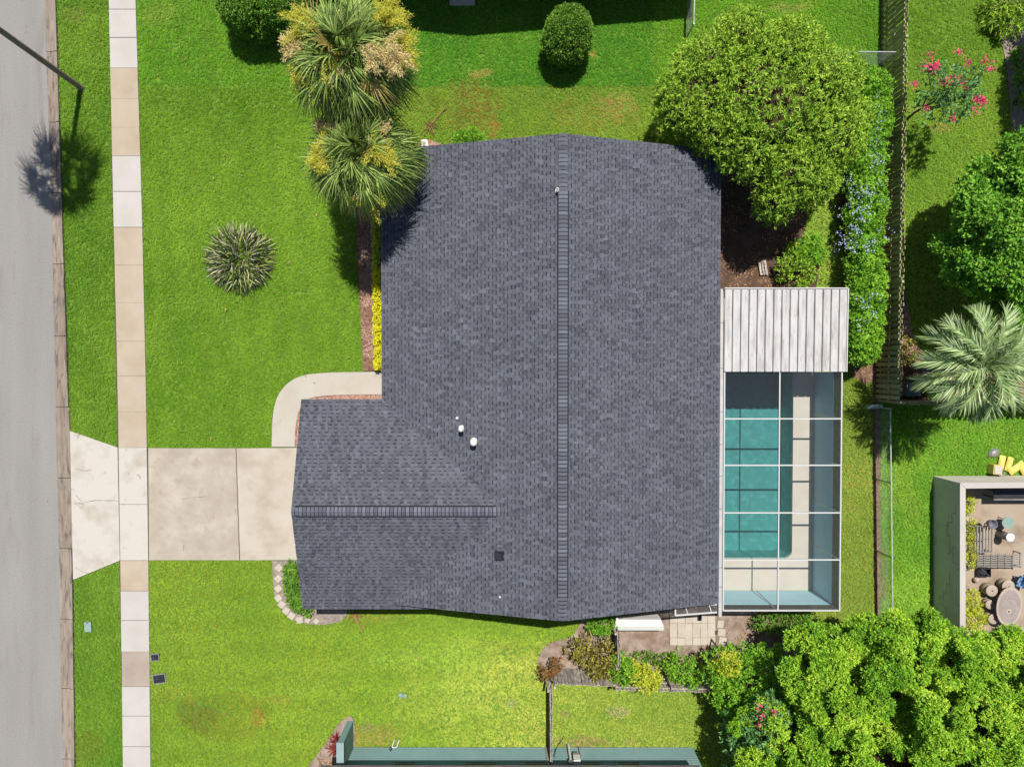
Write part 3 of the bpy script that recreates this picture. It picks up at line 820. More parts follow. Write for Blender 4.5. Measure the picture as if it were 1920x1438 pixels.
# ------------------------------------------------------------------ fences and walls
def wood_fence(name, label, p0, p1, h, m, bw=.14, gap=.05, sides=(1,), rail_side=1, posts=2.4, seed=0, group=None):
    p0, p1 = Vector(p0), Vector(p1)
    d = p1 - p0; L = d.length; d.normalize()
    s = Vector((-d.y, d.x, 0)); rot = math.atan2(d.y, d.x)
    t = thing(name, label, 'fence', p0, group)
    rr = random.Random(seed)
    me = None
    for si, side in enumerate(sides):
        x = (bw + gap) / 2 * si + bw / 2
        while x < L - bw / 2:
            if me is None:
                b = MB().box((0, 0, h / 2), (bw, .02, h)); me = bpy.data.meshes.new('board'); me.from_pydata(b.v, [], b.f); me.materials.append(m)
            o = bpy.data.objects.new('board', me); COL.objects.link(o); o.parent = t
            o.location = d * x + s * (side * .045 + rr.uniform(-.004, .004))
            o.rotation_euler = (rr.uniform(-.012, .012), rr.uniform(-.012, .012), rot)
            o.scale = (rr.uniform(.94, 1.02), 1, rr.uniform(.97, 1.02))
            x += bw + gap
    for z in (.35, h / 2 + .02, h - .22):
        MB().bar(p0 + Vector((0, 0, z)), p1 + Vector((0, 0, z)), .045, .085).build('rail', m, t)
    k = max(1, round(L / posts))
    for i in range(k + 1):
        q = p0 + d * (L * i / k)
        off = s * (-.1 if len(sides) == 1 and sides[0] > 0 else (.1 if len(sides) == 1 else 0))
        MB().box((q.x + off.x, q.y + off.y, (h + .04) / 2), (.09, .09, h + .04), rot).build('post', m, t)
    return t

wood_fence('wood_fence', 'tall mossy shadowbox board fence running beside the flowering hedge', P(1657, -110), P(1643, 751), 1.8, M['wood_olive'], gap=.085, sides=(1, -1), seed=1)
wood_fence('wood_fence', 'mossy board fence return running under the feathery grey green palm', P(1647, 752), P(2090, 748), 1.8, M['wood_olive'], gap=.085, sides=(1, -1), seed=2)
wood_fence('wood_fence', 'weathered grey plank fence with boards facing the back lawn of the teal house', P(1036, 1253), P(1146, 1257), 1.55, M['wood_old'], bw=.13, gap=.012, sides=(1,), seed=3)
wood_fence('wood_fence', 'weathered grey plank fence showing its rails behind the yellow green shrubs', P(1147, 1263), P(1345, 1268), 1.4, M['wood_old'], bw=.13, gap=.014, sides=(-1,), seed=4)
wood_fence('wood_fence', 'weathered plank fence seen edge on running down to the teal house wall', P(1029, 1262), P(1029, 1399), 1.6, M['wood_old'], bw=.13, gap=.012, sides=(1,), seed=5)
wood_fence('wood_gate', 'short weathered wooden gate panel between the white bin and the croton shrubs', P(1149, 1162), P(1151, 1224), 1.5, M['wood_old'], bw=.13, gap=.012, sides=(1,), posts=1.4, seed=6)['category'] = 'gate'

def chain_link(label, p0, p1, h, posts=3.0, pitch=.075):
    p0, p1 = Vector(p0), Vector(p1)
    d = p1 - p0; L = d.length; d.normalize()
    t = thing('chain_link_fence', label, 'fence', p0)
    MB().tube([p0 + Vector((0, 0, h)), p1 + Vector((0, 0, h))], .026, 8).build('top_rail', M['galv'], t)
    k = max(1, round(L / posts))
    for i in range(k + 1):
        q = p0 + d * (L * i / k)
        MB().tube([q, q + Vector((0, 0, h + .04))], .03, 8).build('post', M['galv'], t)
    V, F = [], []
    s = Vector((-d.y, d.x, 0)) * .0022
    hh = h - .06
    n = int((L + hh) / pitch)
    for i in range(n):
        for sg in (1, -1):
            a = i * pitch - (hh if sg > 0 else 0); b = a + sg * hh
            za, zb = .04, h - .02
            a0, b0 = a, b
            lo, hi = 0, L
            def clip(a, za, b, zb):
                if a < lo: za += (lo - a) / (b - a) * (zb - za); a = lo
                if a > hi: za += (hi - a) / (b - a) * (zb - za); a = hi
                return a, za
            if (a0 < lo and b0 < lo) or (a0 > hi and b0 > hi): continue
            a, za2 = clip(a0, za, b0, zb); b, zb2 = clip(b0, zb, a0, za)
            A = p0 + d * a + Vector((0, 0, za2)); B = p0 + d * b + Vector((0, 0, zb2))
            kq = len(V); wv_ = d * .0024
            V += [A + wv_, A - wv_, B - wv_, B + wv_, A + s, A - s, B - s, B + s]
            F += [(kq, kq + 1, kq + 2, kq + 3), (kq + 4, kq + 5, kq + 6, kq + 7)]
    mesh_np('wire_mesh', [tuple(v) for v in V], F, M['galv'], t)['kind'] = 'stuff'
    return t
chain_link('long low chain link fence beside the pool lawn strip', P(1640, 763), P(1645, 1165), 1.2)
chain_link('short chain link fence behind the round clipped tree crown', P(1500, 122), P(1652, 123), 1.2)
chain_link('short chain link fence in the lawn near the neighbour shadow', P(1290, -70), P(1286, 74), 1.25)

# block wall of the courtyard
bw_ = thing('block_wall', 'pale painted block wall with cracks enclosing the paved courtyard', 'wall', P(1750, 893))
a, b_ = P(1749, 892.5), P(2130, 889); c_ = P(1749, 1320)
H_ = 1.75; TH = .2
wl = MB()
wl.prism([(a.x, a.y), (a.x + TH, a.y - TH), (c_.x + TH, c_.y), (c_.x, c_.y)], -.03, H_)
wl.build('wall_section', M['block'], bw_)
wl = MB(); wl.prism([(a.x + .003, a.y), (b_.x, b_.y), (b_.x, b_.y - TH), (a.x + TH + .003, a.y - TH)], -.03, H_); wl.build('wall_section', M['block'], bw_)
cp = MB()
cp.prism([(a.x - .015, a.y + .015), (a.x + TH + .015, a.y - TH - .015), (c_.x + TH + .015, c_.y), (c_.x - .015, c_.y)], H_ + .002, H_ + .04)
cp.build('coping', M['slab_white'], bw_)
cp = MB(); cp.prism([(a.x + .012 - .015, a.y + .015), (b_.x, b_.y + .015), (b_.x, b_.y - TH - .015), (a.x + TH + .03, a.y - TH - .015)], H_ + .002, H_ + .04); cp.build('coping', M['slab_white'], bw_)
# stepped mortar cracks on the outer face, real little grooves of dirt
rr = random.Random(4)
ck = MB()
for y0, z0, st, sg in ((a.y - .9, 1.5, 3, 1), (a.y - 1.7, 1.0, 4, -1), (a.y - 2.6, 1.4, 2, 1), (a.y - 3.7, 1.2, 5, 1), (a.y - 4.9, .8, 3, -1)):
    y, z = y0, z0
    for i in range(st):
        L = rr.choice((.2, .4, .4, .6))
        ck.box((a.x - .002, y - L / 2, z), (.006, L, .008)); y -= L
        ck.box((a.x - .002, y, z - .1 * sg), (.006, .008, .2)); z -= .2 * sg
ck.build('mortar_crack', M['crack'], bw_)

# ------------------------------------------------------------------ neighbour houses
def gable_house(name, label, x0, x1, yf, yb, ze, zr, m_wall, m_roof, ridge_x):
    t = thing(name, label, 'house', ((x0 + x1) / 2, (yf + yb) / 2, 0))
    s = 1 if yb > yf else -1
    wv_ = MB().prism([(x0 + .5, yf + s * .6), (x1 - .5, yf + s * .6), (x1 - .5, yb), (x0 + .5, yb)], -.05, ze - .02)
    wv_.add([(x0 + .5, yf + s * .602, ze - .02), (x1 - .5, yf + s * .602, ze - .02), (ridge_x, yf + s * .602, zr - .18),
             (x0 + .5, yf + s * .75, ze - .02), (x1 - .5, yf + s * .75, ze - .02), (ridge_x, yf + s * .75, zr - .18)], [(0, 1, 2), (5, 4, 3), (0, 3, 4, 1), (1, 4, 5, 2), (2, 5, 3, 0)])
    wv_.build('wall', m_wall, t)
    r_ = MB()
    for q in ([(x0, yf, ze), (ridge_x, yf, zr), (ridge_x, yb, zr), (x0, yb, ze)], [(ridge_x, yf, zr), (x1, yf, ze), (x1, yb, ze), (ridge_x, yb, zr)]):
        r_.add(q + [(x, y, z - .14) for x, y, z in q], [(0, 1, 2, 3), (7, 6, 5, 4), (0, 4, 5, 1), (1, 5, 6, 2), (2, 6, 7, 3), (3, 7, 4, 0)])
    r_.build('roof', m_roof, t)
    return t
gable_house('house', 'neighbouring gable house whose roof shades the lawn behind the round hedge ball', -9.0, 7.72, 15.85, 27, 2.6, 4.3, M['stucco'], M['grey_roof'], -1.5)

tl = thing('house', 'teal lap sided house with dark windows at the lower edge', 'house', P(975, 1402))
ty = P(975, 1401).y; tx0, tx1 = P(664, 1400).x, P(1298, 1400).x
b = MB().prism([(tx0, ty), (tx1, ty), (tx1, ty - 9), (tx0, ty - 9)], -.05, 2.55); b.build('wall', M['teal'], tl)
for i in range(15):
    z = .06 + i * .165
    MB().add([(tx0 - .01, ty + .042, z), (tx1 + .01, ty + .042, z), (tx1 + .01, ty + .042, z + .012), (tx1 + .01, ty + .004, z + .163), (tx0 - .01, ty + .004, z + .163), (tx0 - .01, ty + .042, z + .012), (tx0 - .01, ty + .003, z), (tx1 + .01, ty + .003, z)],
             [(0, 1, 2, 5), (5, 2, 3, 4), (6, 7, 1, 0), (1, 7, 3, 2), (0, 5, 4, 6)]).build('siding_board', M['teal'], tl)
for xa, xb in ((732, 775), (868, 931), (984, 1025), (1097, 1130), (1162, 1206)):
    k = 27.3 / CAM_H
    X0, X1 = (xa - 960) / FPX * 27.3, (xb - 960) / FPX * 27.3
    f = MB()
    for z in (1.15, 2.15): f.box(((X0 + X1) / 2, ty + .035, z), (X1 - X0 + .1, .05, .06))
    for x in (X0, X1): f.box((x, ty + .035, 1.65), (.06, .05, .938))
    fo = f.build('window', M['teal'], tl)
    MB().box(((X0 + X1) / 2, ty + .03, 1.65), (X1 - X0 - .06, .012, .93)).build('pane', M['glass'], fo)
ez = 2.55; ey = P(975, 1437.2, ez).y
rfb = MB()
rx0, rx1 = P(600, 1438, ez).x, P(1312, 1438, ez).x
rfb.add([(rx0, ey, ez), (rx1, ey, ez), (rx1, ey - 5, 4.2), (rx0, ey - 5, 4.2), (rx0, ey - 10, ez), (rx1, ey - 10, ez),
         (rx0, ey, ez - .12), (rx1, ey, ez - .12), (rx0, ey - 10, ez - .12), (rx1, ey - 10, ez - .12)],
        [(0, 3, 2, 1), (3, 4, 5, 2), (0, 1, 7, 6), (6, 7, 9, 8), (0, 6, 8, 4, 3), (1, 2, 5, 9, 7), (4, 8, 9, 5)])
rfb.build('roof', M['grey_roof'], tl)
wg = MB()
q0, q1 = P(663, 1350), P(668, 1401)
wg.prism([(q0.x - .26, q0.y), (q0.x, q0.y), (q0.x, q1.y - .004), (q0.x - .26, q1.y - .004)], -.04, 1.75)
wg.build('wing_wall', M['teal'], tl)
MB().prism([(q0.x - .28, q0.y + .02), (q0.x + .02, q0.y + .02), (q0.x + .02, q1.y - .006), (q0.x - .28, q1.y - .006)], 1.752, 1.8).build('wing_wall_cap', M['teal_trim'], tl)

# meter and conduit beside the fence on the teal house
mt = thing('utility_meter', 'white electric meter box with conduit pipes on the teal wall', 'meter box', (P(1072, 1400).x, ty + .1, 0))
mx = P(1076, 1400).x * .96
MB().box((mx + .12, ty + .14, 1.15), (.28, .2, .42)).build('meter_box', M['white_soft'], mt)
MB().box((mx + .12, ty + .12, .82), (.24, .16, .2)).build('junction_box', M['wicker'], mt)
MB().tube([(mx - .14, ty + .2, .1), (mx - .14, ty + .16, 1.5)], .05, 8).build('conduit', M['white_soft'], mt)
MB().box((mx - .14, ty + .15, 1.45), (.2, .16, .24)).build('cap_box', M['grey_metal'], mt)
MB().tube([(mx + .3, ty + .1, .06), (mx + .3, ty + .1, 1.0)], .02, 6).build('conduit', M['grey_metal'], mt)
cb = thing('cable', 'thin dark cable trailing from the lawn to the teal wall', 'cable', P(1045, 1395))
MB().tube([P(1057, 1380, .05), P(1050, 1392, .06), P(1044, 1400, .08), P(1041, 1408, .5), P(1040, 1420, 1.1)], .014, 6).build('wire', M['black'], cb)
hb = thing('hose_bracket', 'small white pipe bracket with black valve at the foot of the teal wall', 'pipe', P(738, 1398))
for xx in (737, 746):
    MB().tube([P(xx + 3, 1386, .3), P(xx - 2, 1400, .34)], .02, 6).build('pipe', M['white_soft'], hb)
MB().tube([P(735, 1401, .34), P(744, 1400, .34)], .02, 6).build('pipe', M['white_soft'], hb)
MB().lathe(P(733, 1402, .28), [(.03, 0), (.06, .02), (.06, .1), (.02, .12)], 12).build('valve', M['black'], hb)
for (xx, yy, tone) in ((735, 1402, 0),):
    pass

# ------------------------------------------------------------------ small things around the house
def meter_lid(label, px, py, sx, sy, rot):
    p = P(px, py)
    t = thing('meter_lid', label, 'meter box', p)
    MB().box((p.x, p.y, .045), (sx + .07, sy + .07, .05), rot).build('frame', M['grey_metal'], t)
    MB().box((p.x, p.y, .064), (sx, sy, .024), rot).build('lid', M['black'], t)
    MB().lathe((p.x - sx * .2, p.y, .076), [(.04, 0), (.04, .008), (.02, .012)], 10).build('knob', M['dark_metal'], t)
meter_lid('small black meter box lid at the sidewalk edge, the upper of two', 292, 1231, .3, .24, .08)
meter_lid('larger black meter box lid with pale rim in the lawn near the sidewalk', 300, 1271, .48, .34, .14)
p = P(166.5, 1174)
t = thing('utility_box', 'pale green utility box lid in the grass verge', 'utility box', p)
MB().box((p.x, p.y, .05), (.3, .42, .06), .04).build('lid', M['util_green'], t)
MB().box((p.x - .02, p.y + .17, .083), (.05, .04, .012)).build('finger_hole', M['dark_metal'], t)
p = P(755, 1303)
t = thing('sprinkler_box', 'small pale round caps set in the side lawn', 'valve cover', p)
MB().lathe((p.x - .08, p.y + .02, .03), [(.1, 0), (.1, .04), (.06, .055)], 14).build('cover', M['util_green'], t)
MB().lathe((p.x + .11, p.y - .01, .03), [(.09, 0), (.09, .04), (.05, .055)], 14).build('cover', M['util_green'], t)
p = P(867, 1)
props(MB().box((p.x, p.y, .06), (1.05, .5, .12)).build('concrete_pad', M['slab_white']), 'white concrete pad in the shaded neighbour lawn', 'concrete pad')
p = P(797, 273)
t = thing('downspout_block', 'white splash block at the front corner of the roof', 'splash block', p)
MB().prism([(p.x - .14, p.y + .2), (p.x + .1, p.y + .2), (p.x + .22, p.y - .35), (p.x - .14, p.y - .35)], .03, .12).build('block', M['white_soft'], t)
MB().box((p.x - .02, p.y + .02, .125), (.1, .2, .02)).build('channel', M['grey_metal'], t)

# white rounded tank by the right wall
p = P(1345, 515)
t = thing('water_tank', 'white rounded tank tucked under the right eave of the house', 'tank', (8.05, p.y, .03))
MB().lathe((8.05, p.y, .03), [(.36, 0), (.4, .05), (.4, .95), (.36, 1.08), (.2, 1.16), (.05, 1.18)], 24, sx=.75).build('body', M['white_soft'], t, True)
MB().lathe((8.05, p.y, 1.2), [(.1, 0), (.1, .06), (.06, .08)], 14).build('cap', M['grey_metal'], t, True)
p = P(1427.5, 503)
t = thing('wooden_pallet', 'small weathered slatted step lying on the bare soil', 'pallet', p)
for i in range(3):
    MB().box((p.x - .1 + .1 * i + 0.02 * i, p.y, .14), (.085, .62, .025), .16).build('slat', M['wood_old'], t)
for s in (-.25, .25):
    MB().box((p.x + .02 - s * .16, p.y + s, .08), (.3, .07, .1), .16).build('batten', M['wood_old'], t)

# white bin
t = thing('storage_bench', 'long white lidded storage bin behind the house', 'storage bin', P(1198, 1160))
zt = .75
q = [P(1160, 1161, zt), P(1243, 1161, zt), P(1244, 1182, zt - .05), P(1153, 1182, zt - .05)]
x0, x1 = P(1153, 1160, zt).x, P(1244, 1160, zt).x; y0, y1 = P(1200, 1160, zt).y, P(1200, 1182, zt).y
MB().box(((x0 + x1) / 2 - .03, (y0 + y1) / 2 + .03, .35), (x1 - x0 - .12, y0 - y1 - .1, .66)).build('box', M['white_soft'], t)
ym = y1 + (y0 - y1) * .4
ld = MB()
ld.add([(x0, y1, zt - .07), (x1 + .02, y1, zt - .07), (x1 + .02, y1, zt - .03), (x0, y1, zt - .03), (x1, ym, zt + .05), (x0, ym, zt + .05), (x1 - .12, y0, zt + .07), (x0 + .02, y0, zt + .07), (x1 - .12, y0, zt), (x0 + .02, y0, zt)],
       [(0, 1, 2, 3), (3, 2, 4, 5), (5, 4, 6, 7), (7, 6, 8, 9), (0, 9, 8, 1), (1, 8, 6, 4, 2), (0, 3, 5, 7, 9)])
ld.build('lid', M['white_soft'], t)
MB().box((x0 + .04, y0 + .12, .55), (.09, .09, 1.1)).build('corner_post', M['white_soft'], t)
q = P(1200, 1157)
t = thing('door_step', 'low tan step against the back wall beside the white bin', 'step', P(1205, 1150))
MB().box((P(1205, 1150).x, -8.98, .1), (1.9, .4, .2)).build('tread', M['slab_beige'], t)

# white framed side screen door panel
t = thing('screen_gate', 'white framed screen panel standing between the eave and the square pavers', 'screen panel', P(1300, 1110))
za = 2.25
A0, A1 = P(1266, 1153, za), P(1345, 1147, za)
Z = Vector((0, 0, 1))
MB().bar(A0, A1, .06, .07).build('top_rail', M['white'], t)
B0, B1 = Vector((A0.x, A0.y + .42, za)), Vector((A1.x, A1.y + .3, za))
MB().bar(B0, B1, .05, .05).build('back_rail', M['white'], t)
MB().bar(A0 + Z * .003, B0 + Z * .003, .06, .066).build('side_rail', M['white'], t)
MB().bar(A1 + Z * .003, B1 + Z * .003, .06, .066).build('side_rail', M['white'], t)
m_ = A0.lerp(A1, .3); n_ = B0.lerp(B1, .22)
MB().bar(m_ + Z * .002, n_ + Z * .002, .03, .05).build('brace', M['white'], t)
m_ = A0.lerp(A1, .86); n_ = B0.lerp(B1, .8)
MB().bar(m_ + Z * .002, n_ + Z * .002, .03, .05).build('brace', M['white'], t)
for q in (A0, A1): MB().box((q.x, q.y, za / 2), (.06, .06, za - .07)).build('post', M['white'], t)
mesh_np('screen_mesh', [A0, A1, B1, B0], [(0, 1, 2, 3)], M['screen_dark'], t)
t = thing('screen_roll', 'rolled pale grey pipe lying at the fence corner', 'pipe', P(1640, 763))
MB().tube([P(1625, 763.5, .9), P(1653, 761.5, .9)], [.085, .085], 12).build('pipe', M['util_green'], t)
MB().tube([P(1630, 763, .0), P(1630, 763, .9)], .04, 8).build('stand', M['grey_metal'], t)
MB().tube([P(1648, 762, .0), P(1648, 762, .9)], .04, 8).build('stand', M['grey_metal'], t)

# square pavers
pv = thing('paver_patio', 'small patio of cream square concrete pavers behind the house', 'patio', P(1305, 1175), kind='structure')
del pv['category']
rr = random.Random(11)
me = None
for c in range(6):
    for r_ in range(5):
        q = P(1262.5 + c * 14.2, 1146 + r_ * 14.0 - (1 if r_ > 2 else 0))
        if r_ == 0 and c < 2: continue
        if me is None:
            b = MB().box((0, 0, 0), (.312, .306, .05)); me = bpy.data.meshes.new('paver'); me.from_pydata(b.v, [], b.f); me.materials.append(M['paver'])
        o = bpy.data.objects.new('paver', me); COL.objects.link(o); o.parent = pv
        o.location = Vector((q.x + rr.uniform(-.008, .008), q.y + rr.uniform(-.008, .008), .05 + rr.uniform(-.006, .006))) - pv.location
        o.rotation_euler = (rr.uniform(-.012, .012), rr.uniform(-.012, .012), rr.uniform(-.03, .03))
for k, (x, y, ro) in enumerate(((1350, 1169, -.12), (1352, 1184, -.1), (1354, 1200, -.14))):
    o = bpy.data.objects.new('paver', me); COL.objects.link(o); o.parent = pv
    q = P(x, y); o.location = Vector((q.x, q.y, .05)) - pv.location; o.rotation_euler = (0, 0, ro); o.scale = (.85 if k == 0 else 1, 1, 1)
t = thing('drain_box', 'small dark drain box between the cream pavers', 'drain', P(1342, 1185))
q = P(1342, 1184); MB().box((q.x, q.y, .07), (.1, .16, .06)).build('grate', M['dark_metal'], t)
q = P(1312, 1156); MB().box((q.x, q.y, .09), (.12, .26, .05)).build('cover', M['dark_metal'], t)

# diamond stepping stones beside the garage corner
SP = [(524.3, 1063.5, .79), (523, 1083.5, .79), (523, 1102, .68), (523, 1120, .72), (529.5, 1132, .95), (537.5, 1143.5, 1.0), (547.5, 1153, .98), (563, 1161, .1), (578, 1161, -.6), (594, 1163, -.7)]
for k, (x, y, ro) in enumerate(SP):
    q = P(x, y); s = .27 if k < 8 else .2
    o = MB().box((0, 0, 0), (s, s, .06), 0).build('stepping_stone', M['paver'])
    o.location = (q.x, q.y, .055); o.rotation_euler = (.01 * (k % 3 - 1), .012 * (k % 2), ro)
    lab = ['pale square stepping stone nearest the driveway', 'second pale stepping stone from the driveway', 'third pale stepping stone from the driveway',
           'fourth pale stepping stone, where the gravel bed starts to curve', 'fifth pale stepping stone on the curve of the gravel bed', 'sixth pale stepping stone on the curve of the gravel bed',
           'seventh pale stepping stone, tilted on the lower curve', 'last whole stepping stone, set square at the bed corner', 'small broken stone after the whole stepping stones', 'small tilted stone at the end of the gravel bed'][k]
    props(o, lab, 'stepping stone', 'stepping stones around the garage corner')
    ORG[o.name] = Vector(o.location)

def dry_branch(label, px, py, sticks, seed):
    t = thing('dry_frond', label, 'fallen frond', P(px, py))
    rr = random.Random(seed)
    main = sticks[0]
    MB().tube([P(*main[0], .05), P(*main[1], .1)], [.03, .018], 6).build('stalk', M['straw'], t)
    b = MB()
    for s in sticks[1:]: b.tube([P(*s[0], .05), P(*s[1], .1)], .014, 5)
    x, y = main[0]
    for i in range(26):
        a = rr.uniform(0, 2 * PI); L = rr.uniform(6, 18)
        b.tube([P(x + rr.uniform(-6, 6), y + rr.uniform(-6, 6), .06), P(x + L * math.cos(a), y + L * math.sin(a), rr.uniform(.05, .25))], .009, 4)
    b.build('leaflets', M['straw'], t)['kind'] = 'stuff'
dry_branch('dry tan fallen palm frond on grass below the garage roof', 663, 1160, [((664, 1155), (681, 1185)), ((690, 1164), (684, 1175)), ((655, 1155), (650, 1170)), ((668, 1158), (674, 1168))], 1)
dry_branch('dry brown fallen palm stalk on grass above the house corner', 800, 242, [((806, 236), (836, 201)), ((806, 236), (790, 262)), ((800, 240), (788, 250))], 2)

# ------------------------------------------------------------------ courtyard things
def bag(label, px, py, sx, sy, rot, z=.12):
    p = P(px, py, z)
    b = MB(); nx, ny = 6, 8
    vs, fs = [], []
    for s in (1, -1):
        for j in range(ny + 1):
            for i in range(nx + 1):
                u, v = i / nx * 2 - 1, j / ny * 2 - 1
                h = (1 - u ** 4) * (1 - v ** 4) * .09
                x, y = u * sx / 2, v * sy / 2 * (1 - .06 * u * u)
                vs.append((p.x + x * math.cos(rot) - y * math.sin(rot), p.y + x * math.sin(rot) + y * math.cos(rot), z + s * h))
        k = (0 if s == 1 else (nx + 1) * (ny + 1))
        for j in range(ny):
            for i in range(nx):
                q = (k + j * (nx + 1) + i, k + j * (nx + 1) + i + 1, k + (j + 1) * (nx + 1) + i + 1, k + (j + 1) * (nx + 1) + i)
                fs.append(q if s == 1 else q[::-1])
    b.add(vs, fs)
    return props(b.build('garden_bag', M['yellow'], None, True), label, 'bag')
bag('pale yellow garden bag with dark print, middle of the row outside the wall', 1878, 868, .28, .66, -.2)
bag('pale yellow garden bag leaning beside its twin, with a torn dark print', 1892, 870, .26, .62, -.27, .13)
bag('bright yellow garden bag slanting toward the image edge', 1906, 877, .3, .75, -.95, .12)
bag('yellow garden bag partly cut off at the image edge', 1921, 884, .3, .6, .5, .12)
p = P(1858, 878)
t = thing('yellow_crate', 'squat yellow tub standing against the block wall outside', 'tub', p)
MB().box((p.x, p.y, .22), (.36, .4, .4), -.05).build('body', M['yellow'], t)
MB().box((p.x, p.y, .435), (.3, .34, .025), -.05).build('lid', M['slab_white'], t)
p = P(1867, 885)
t = thing('grey_bucket', 'small grey bucket between the yellow tub and bags', 'bucket', p)
MB().lathe((p.x, p.y, .03), [(.11, 0), (.14, .28), (.15, .28), (.15, .31), (.12, .31), (.1, .1)], 16).build('body', M['grey_metal'], t, True)
MB().tube([(p.x - .14, p.y, .3), (p.x - .08, p.y + .1, .36), (p.x + .08, p.y + .1, .36), (p.x + .14, p.y, .3)], .01, 5).build('handle', M['dark_metal'], t)
p = P(1861, 849)
t = thing('pale_rock', 'pale grey garden stone with weeds in the neighbour grass', 'stone', p)
MB().lathe((p.x, p.y, .0), [(.2, 0), (.24, .08), (.16, .17), (.05, .2)], 9, sx=1.1, sy=.8, rot=.5).build('stone', M['grey_metal'], t)

t = thing('black_bench', 'long black table with grey front rail in the shade of the block wall', 'table', P(1895, 925))
x0, x1 = P(1863, 925, .7).x, P(2010, 925, .7).x; y0, y1 = P(1900, 917, .7).y, P(1900, 935, .7).y
MB().box(((x0 + x1) / 2, (y0 + y1) / 2, .68), (x1 - x0, y0 - y1, .04)).build('top', M['black'], t)
MB().bar((x0, y1 - .03, .7), (x1, y1 - .03, .7), .05, .05).build('front_rail', M['grey_metal'], t)
for xx in (x0 + .05, x1 - .05):
    for yy in (y0 - .05, y1 + .05): MB().box((xx, yy, .345), (.05, .05, .62)).build('leg', M['dark_metal'], t)

def slat_rack(label, x0, x1, y0, y1, z, n, along, cross):
    t = thing('slatted_rack', label, 'rack', P((x0 + x1) / 2, (y0 + y1) / 2))
    a, b = P(x0, y0, z), P(x1, y1, z)
    for i in range(n):
        f = (i + .5) / n
        if along == 'y': x = a.x + (b.x - a.x) * f; MB().bar((x, a.y, z), (x, b.y, z), .05, .03).build('slat', M['grey_metal'], t)
        else: y = a.y + (b.y - a.y) * f; MB().bar((a.x, y, z), (b.x, y, z), .035, .03).build('slat', M['grey_metal'], t)
    for i in range(cross):
        f = (i + .03) / max(1, cross - 1) * .97
        if along == 'y': y = a.y + (b.y - a.y) * f; MB().bar((a.x, y, z - .033), (b.x, y, z - .033), .04, .03).build('crossbar', M['grey_metal'], t)
        else: x = a.x + (b.x - a.x) * f; MB().bar((x, a.y, z - .033), (x, b.y, z - .033), .03, .03).build('crossbar', M['grey_metal'], t)
    for x in (a.x, b.x):
        for y in (a.y, b.y): MB().box((x, y, (z - .02) / 2 + .02), (.04, .04, z - .06)).build('leg', M['grey_metal'], t)
slat_rack('grey slatted rack with upright slats beside the weedy strip', 1830, 1862, 986, 1036, .55, 6, 'y', 3)
slat_rack('wide grey grid rack below the slatted rack', 1833, 1915, 1038, 1064, .5, 6, 'x', 7)
p = P(1853, 980, .55)
t = thing('plant_pot', 'slate blue empty round pot on the slatted rack', 'pot', p)
MB().lathe((p.x, p.y, .57), [(.12, 0), (.19, .2), (.2, .26), (.2, .28), (.17, .28), (.15, .12), (.05, .1)], 18).build('pot', M['purple_pot'], t, True)
p = P(1874, 975)
t = thing('side_table', 'round pale aqua topped table in the courtyard', 'table', p)
MB().lathe((p.x + .0, p.y + .0, .46), [(.22, 0), (.25, .01), (.25, .03), (.22, .035)], 24).build('top', M['aqua'], t)
MB().lathe((p.x, p.y, .484), [(.235, 0), (.25, .0), (.25, .022), (.235, .022)], 24).build('rim', M['util_green'], t)
for a in range(3):
    MB().tube([(p.x + .18 * math.cos(a * 2.1), p.y + .18 * math.sin(a * 2.1), .03), (p.x + .1 * math.cos(a * 2.1), p.y + .1 * math.sin(a * 2.1), .46)], .016, 6).build('leg', M['dark_metal'], t)
p = P(1872, 1000)
t = thing('tall_jar', 'tall dark cylinder with round white lid standing in the courtyard', 'jar', p)
MB().lathe((p.x, p.y, .03), [(.17, 0), (.17, .62), (.16, .64)], 22).build('body', M['grey_metal'], t, True)
MB().lathe((p.x, p.y, .66), [(.18, 0), (.18, .05), (.13, .07), (.12, .06)], 22).build('lid', M['white_soft'], t)
p = P(1838, 1070)
t = thing('black_crate', 'black plastic crate leaning by the grid rack', 'crate', p)
for q, s in (((0, 0, .05), (.5, .3, .03)), ((0, .16, .16), (.5, .03, .25)), ((0, -.16, .16), (.5, .03, .25)), ((.25, 0, .16), (.03, .35, .25)), ((-.25, 0, .16), (.03, .35, .25))):
    MB().box((p.x + q[0], p.y + q[1], p.z + q[2]), s).build('side', M['black'], t)
MB().bar((p.x - .2, p.y + .2, .35), (p.x + .1, p.y - .1, .42), .04, .03).build('handle', M['black'], t)
p = P(1826, 1085)
props(MB().lathe((p.x, p.y, .0), [(.02, .03), (.09, .06), (.125, .15), (.09, .25), (.02, .28)], 18).build('white_ball', M['stone_light'], None, True), 'small off white ball on the ground near the weedy strip', 'ball')

def stool(label, px, py, r, h, holes=True):
    p = P(px, py, h); p = Vector((p.x, p.y, 0))
    t = thing('wicker_stool', label, 'stool', p, 'wicker stools around the stone table')
    MB().lathe((p.x, p.y, .03), [(r * .8, 0), (r * 1.02, h * .4), (r * .8, h - .04)], 20).build('woven_side', M['wicker'], t, True)
    MB().lathe((p.x, p.y, h), [(r * .85, -.02), (r, 0), (r, .03), (r * .8, .045), (.03, .05)], 20).build('seat', M['stone_light'], t, True)
    MB().lathe((p.x, p.y, h + .051), [(.035, 0), (.035, .004)], 10).build('button', M['dark_metal'], t)
    for k in range(12):
        a = k * PI / 6
        MB().bar((p.x + .08 * math.cos(a), p.y + .08 * math.sin(a), h + .05), (p.x + r * .9 * math.cos(a), p.y + r * .9 * math.sin(a), h + .036), .016, .014).build('seat_weave', M['wicker'], t)
stool('wicker stool with whole round seat just below the white ball', 1859, 1107, .25, .45)
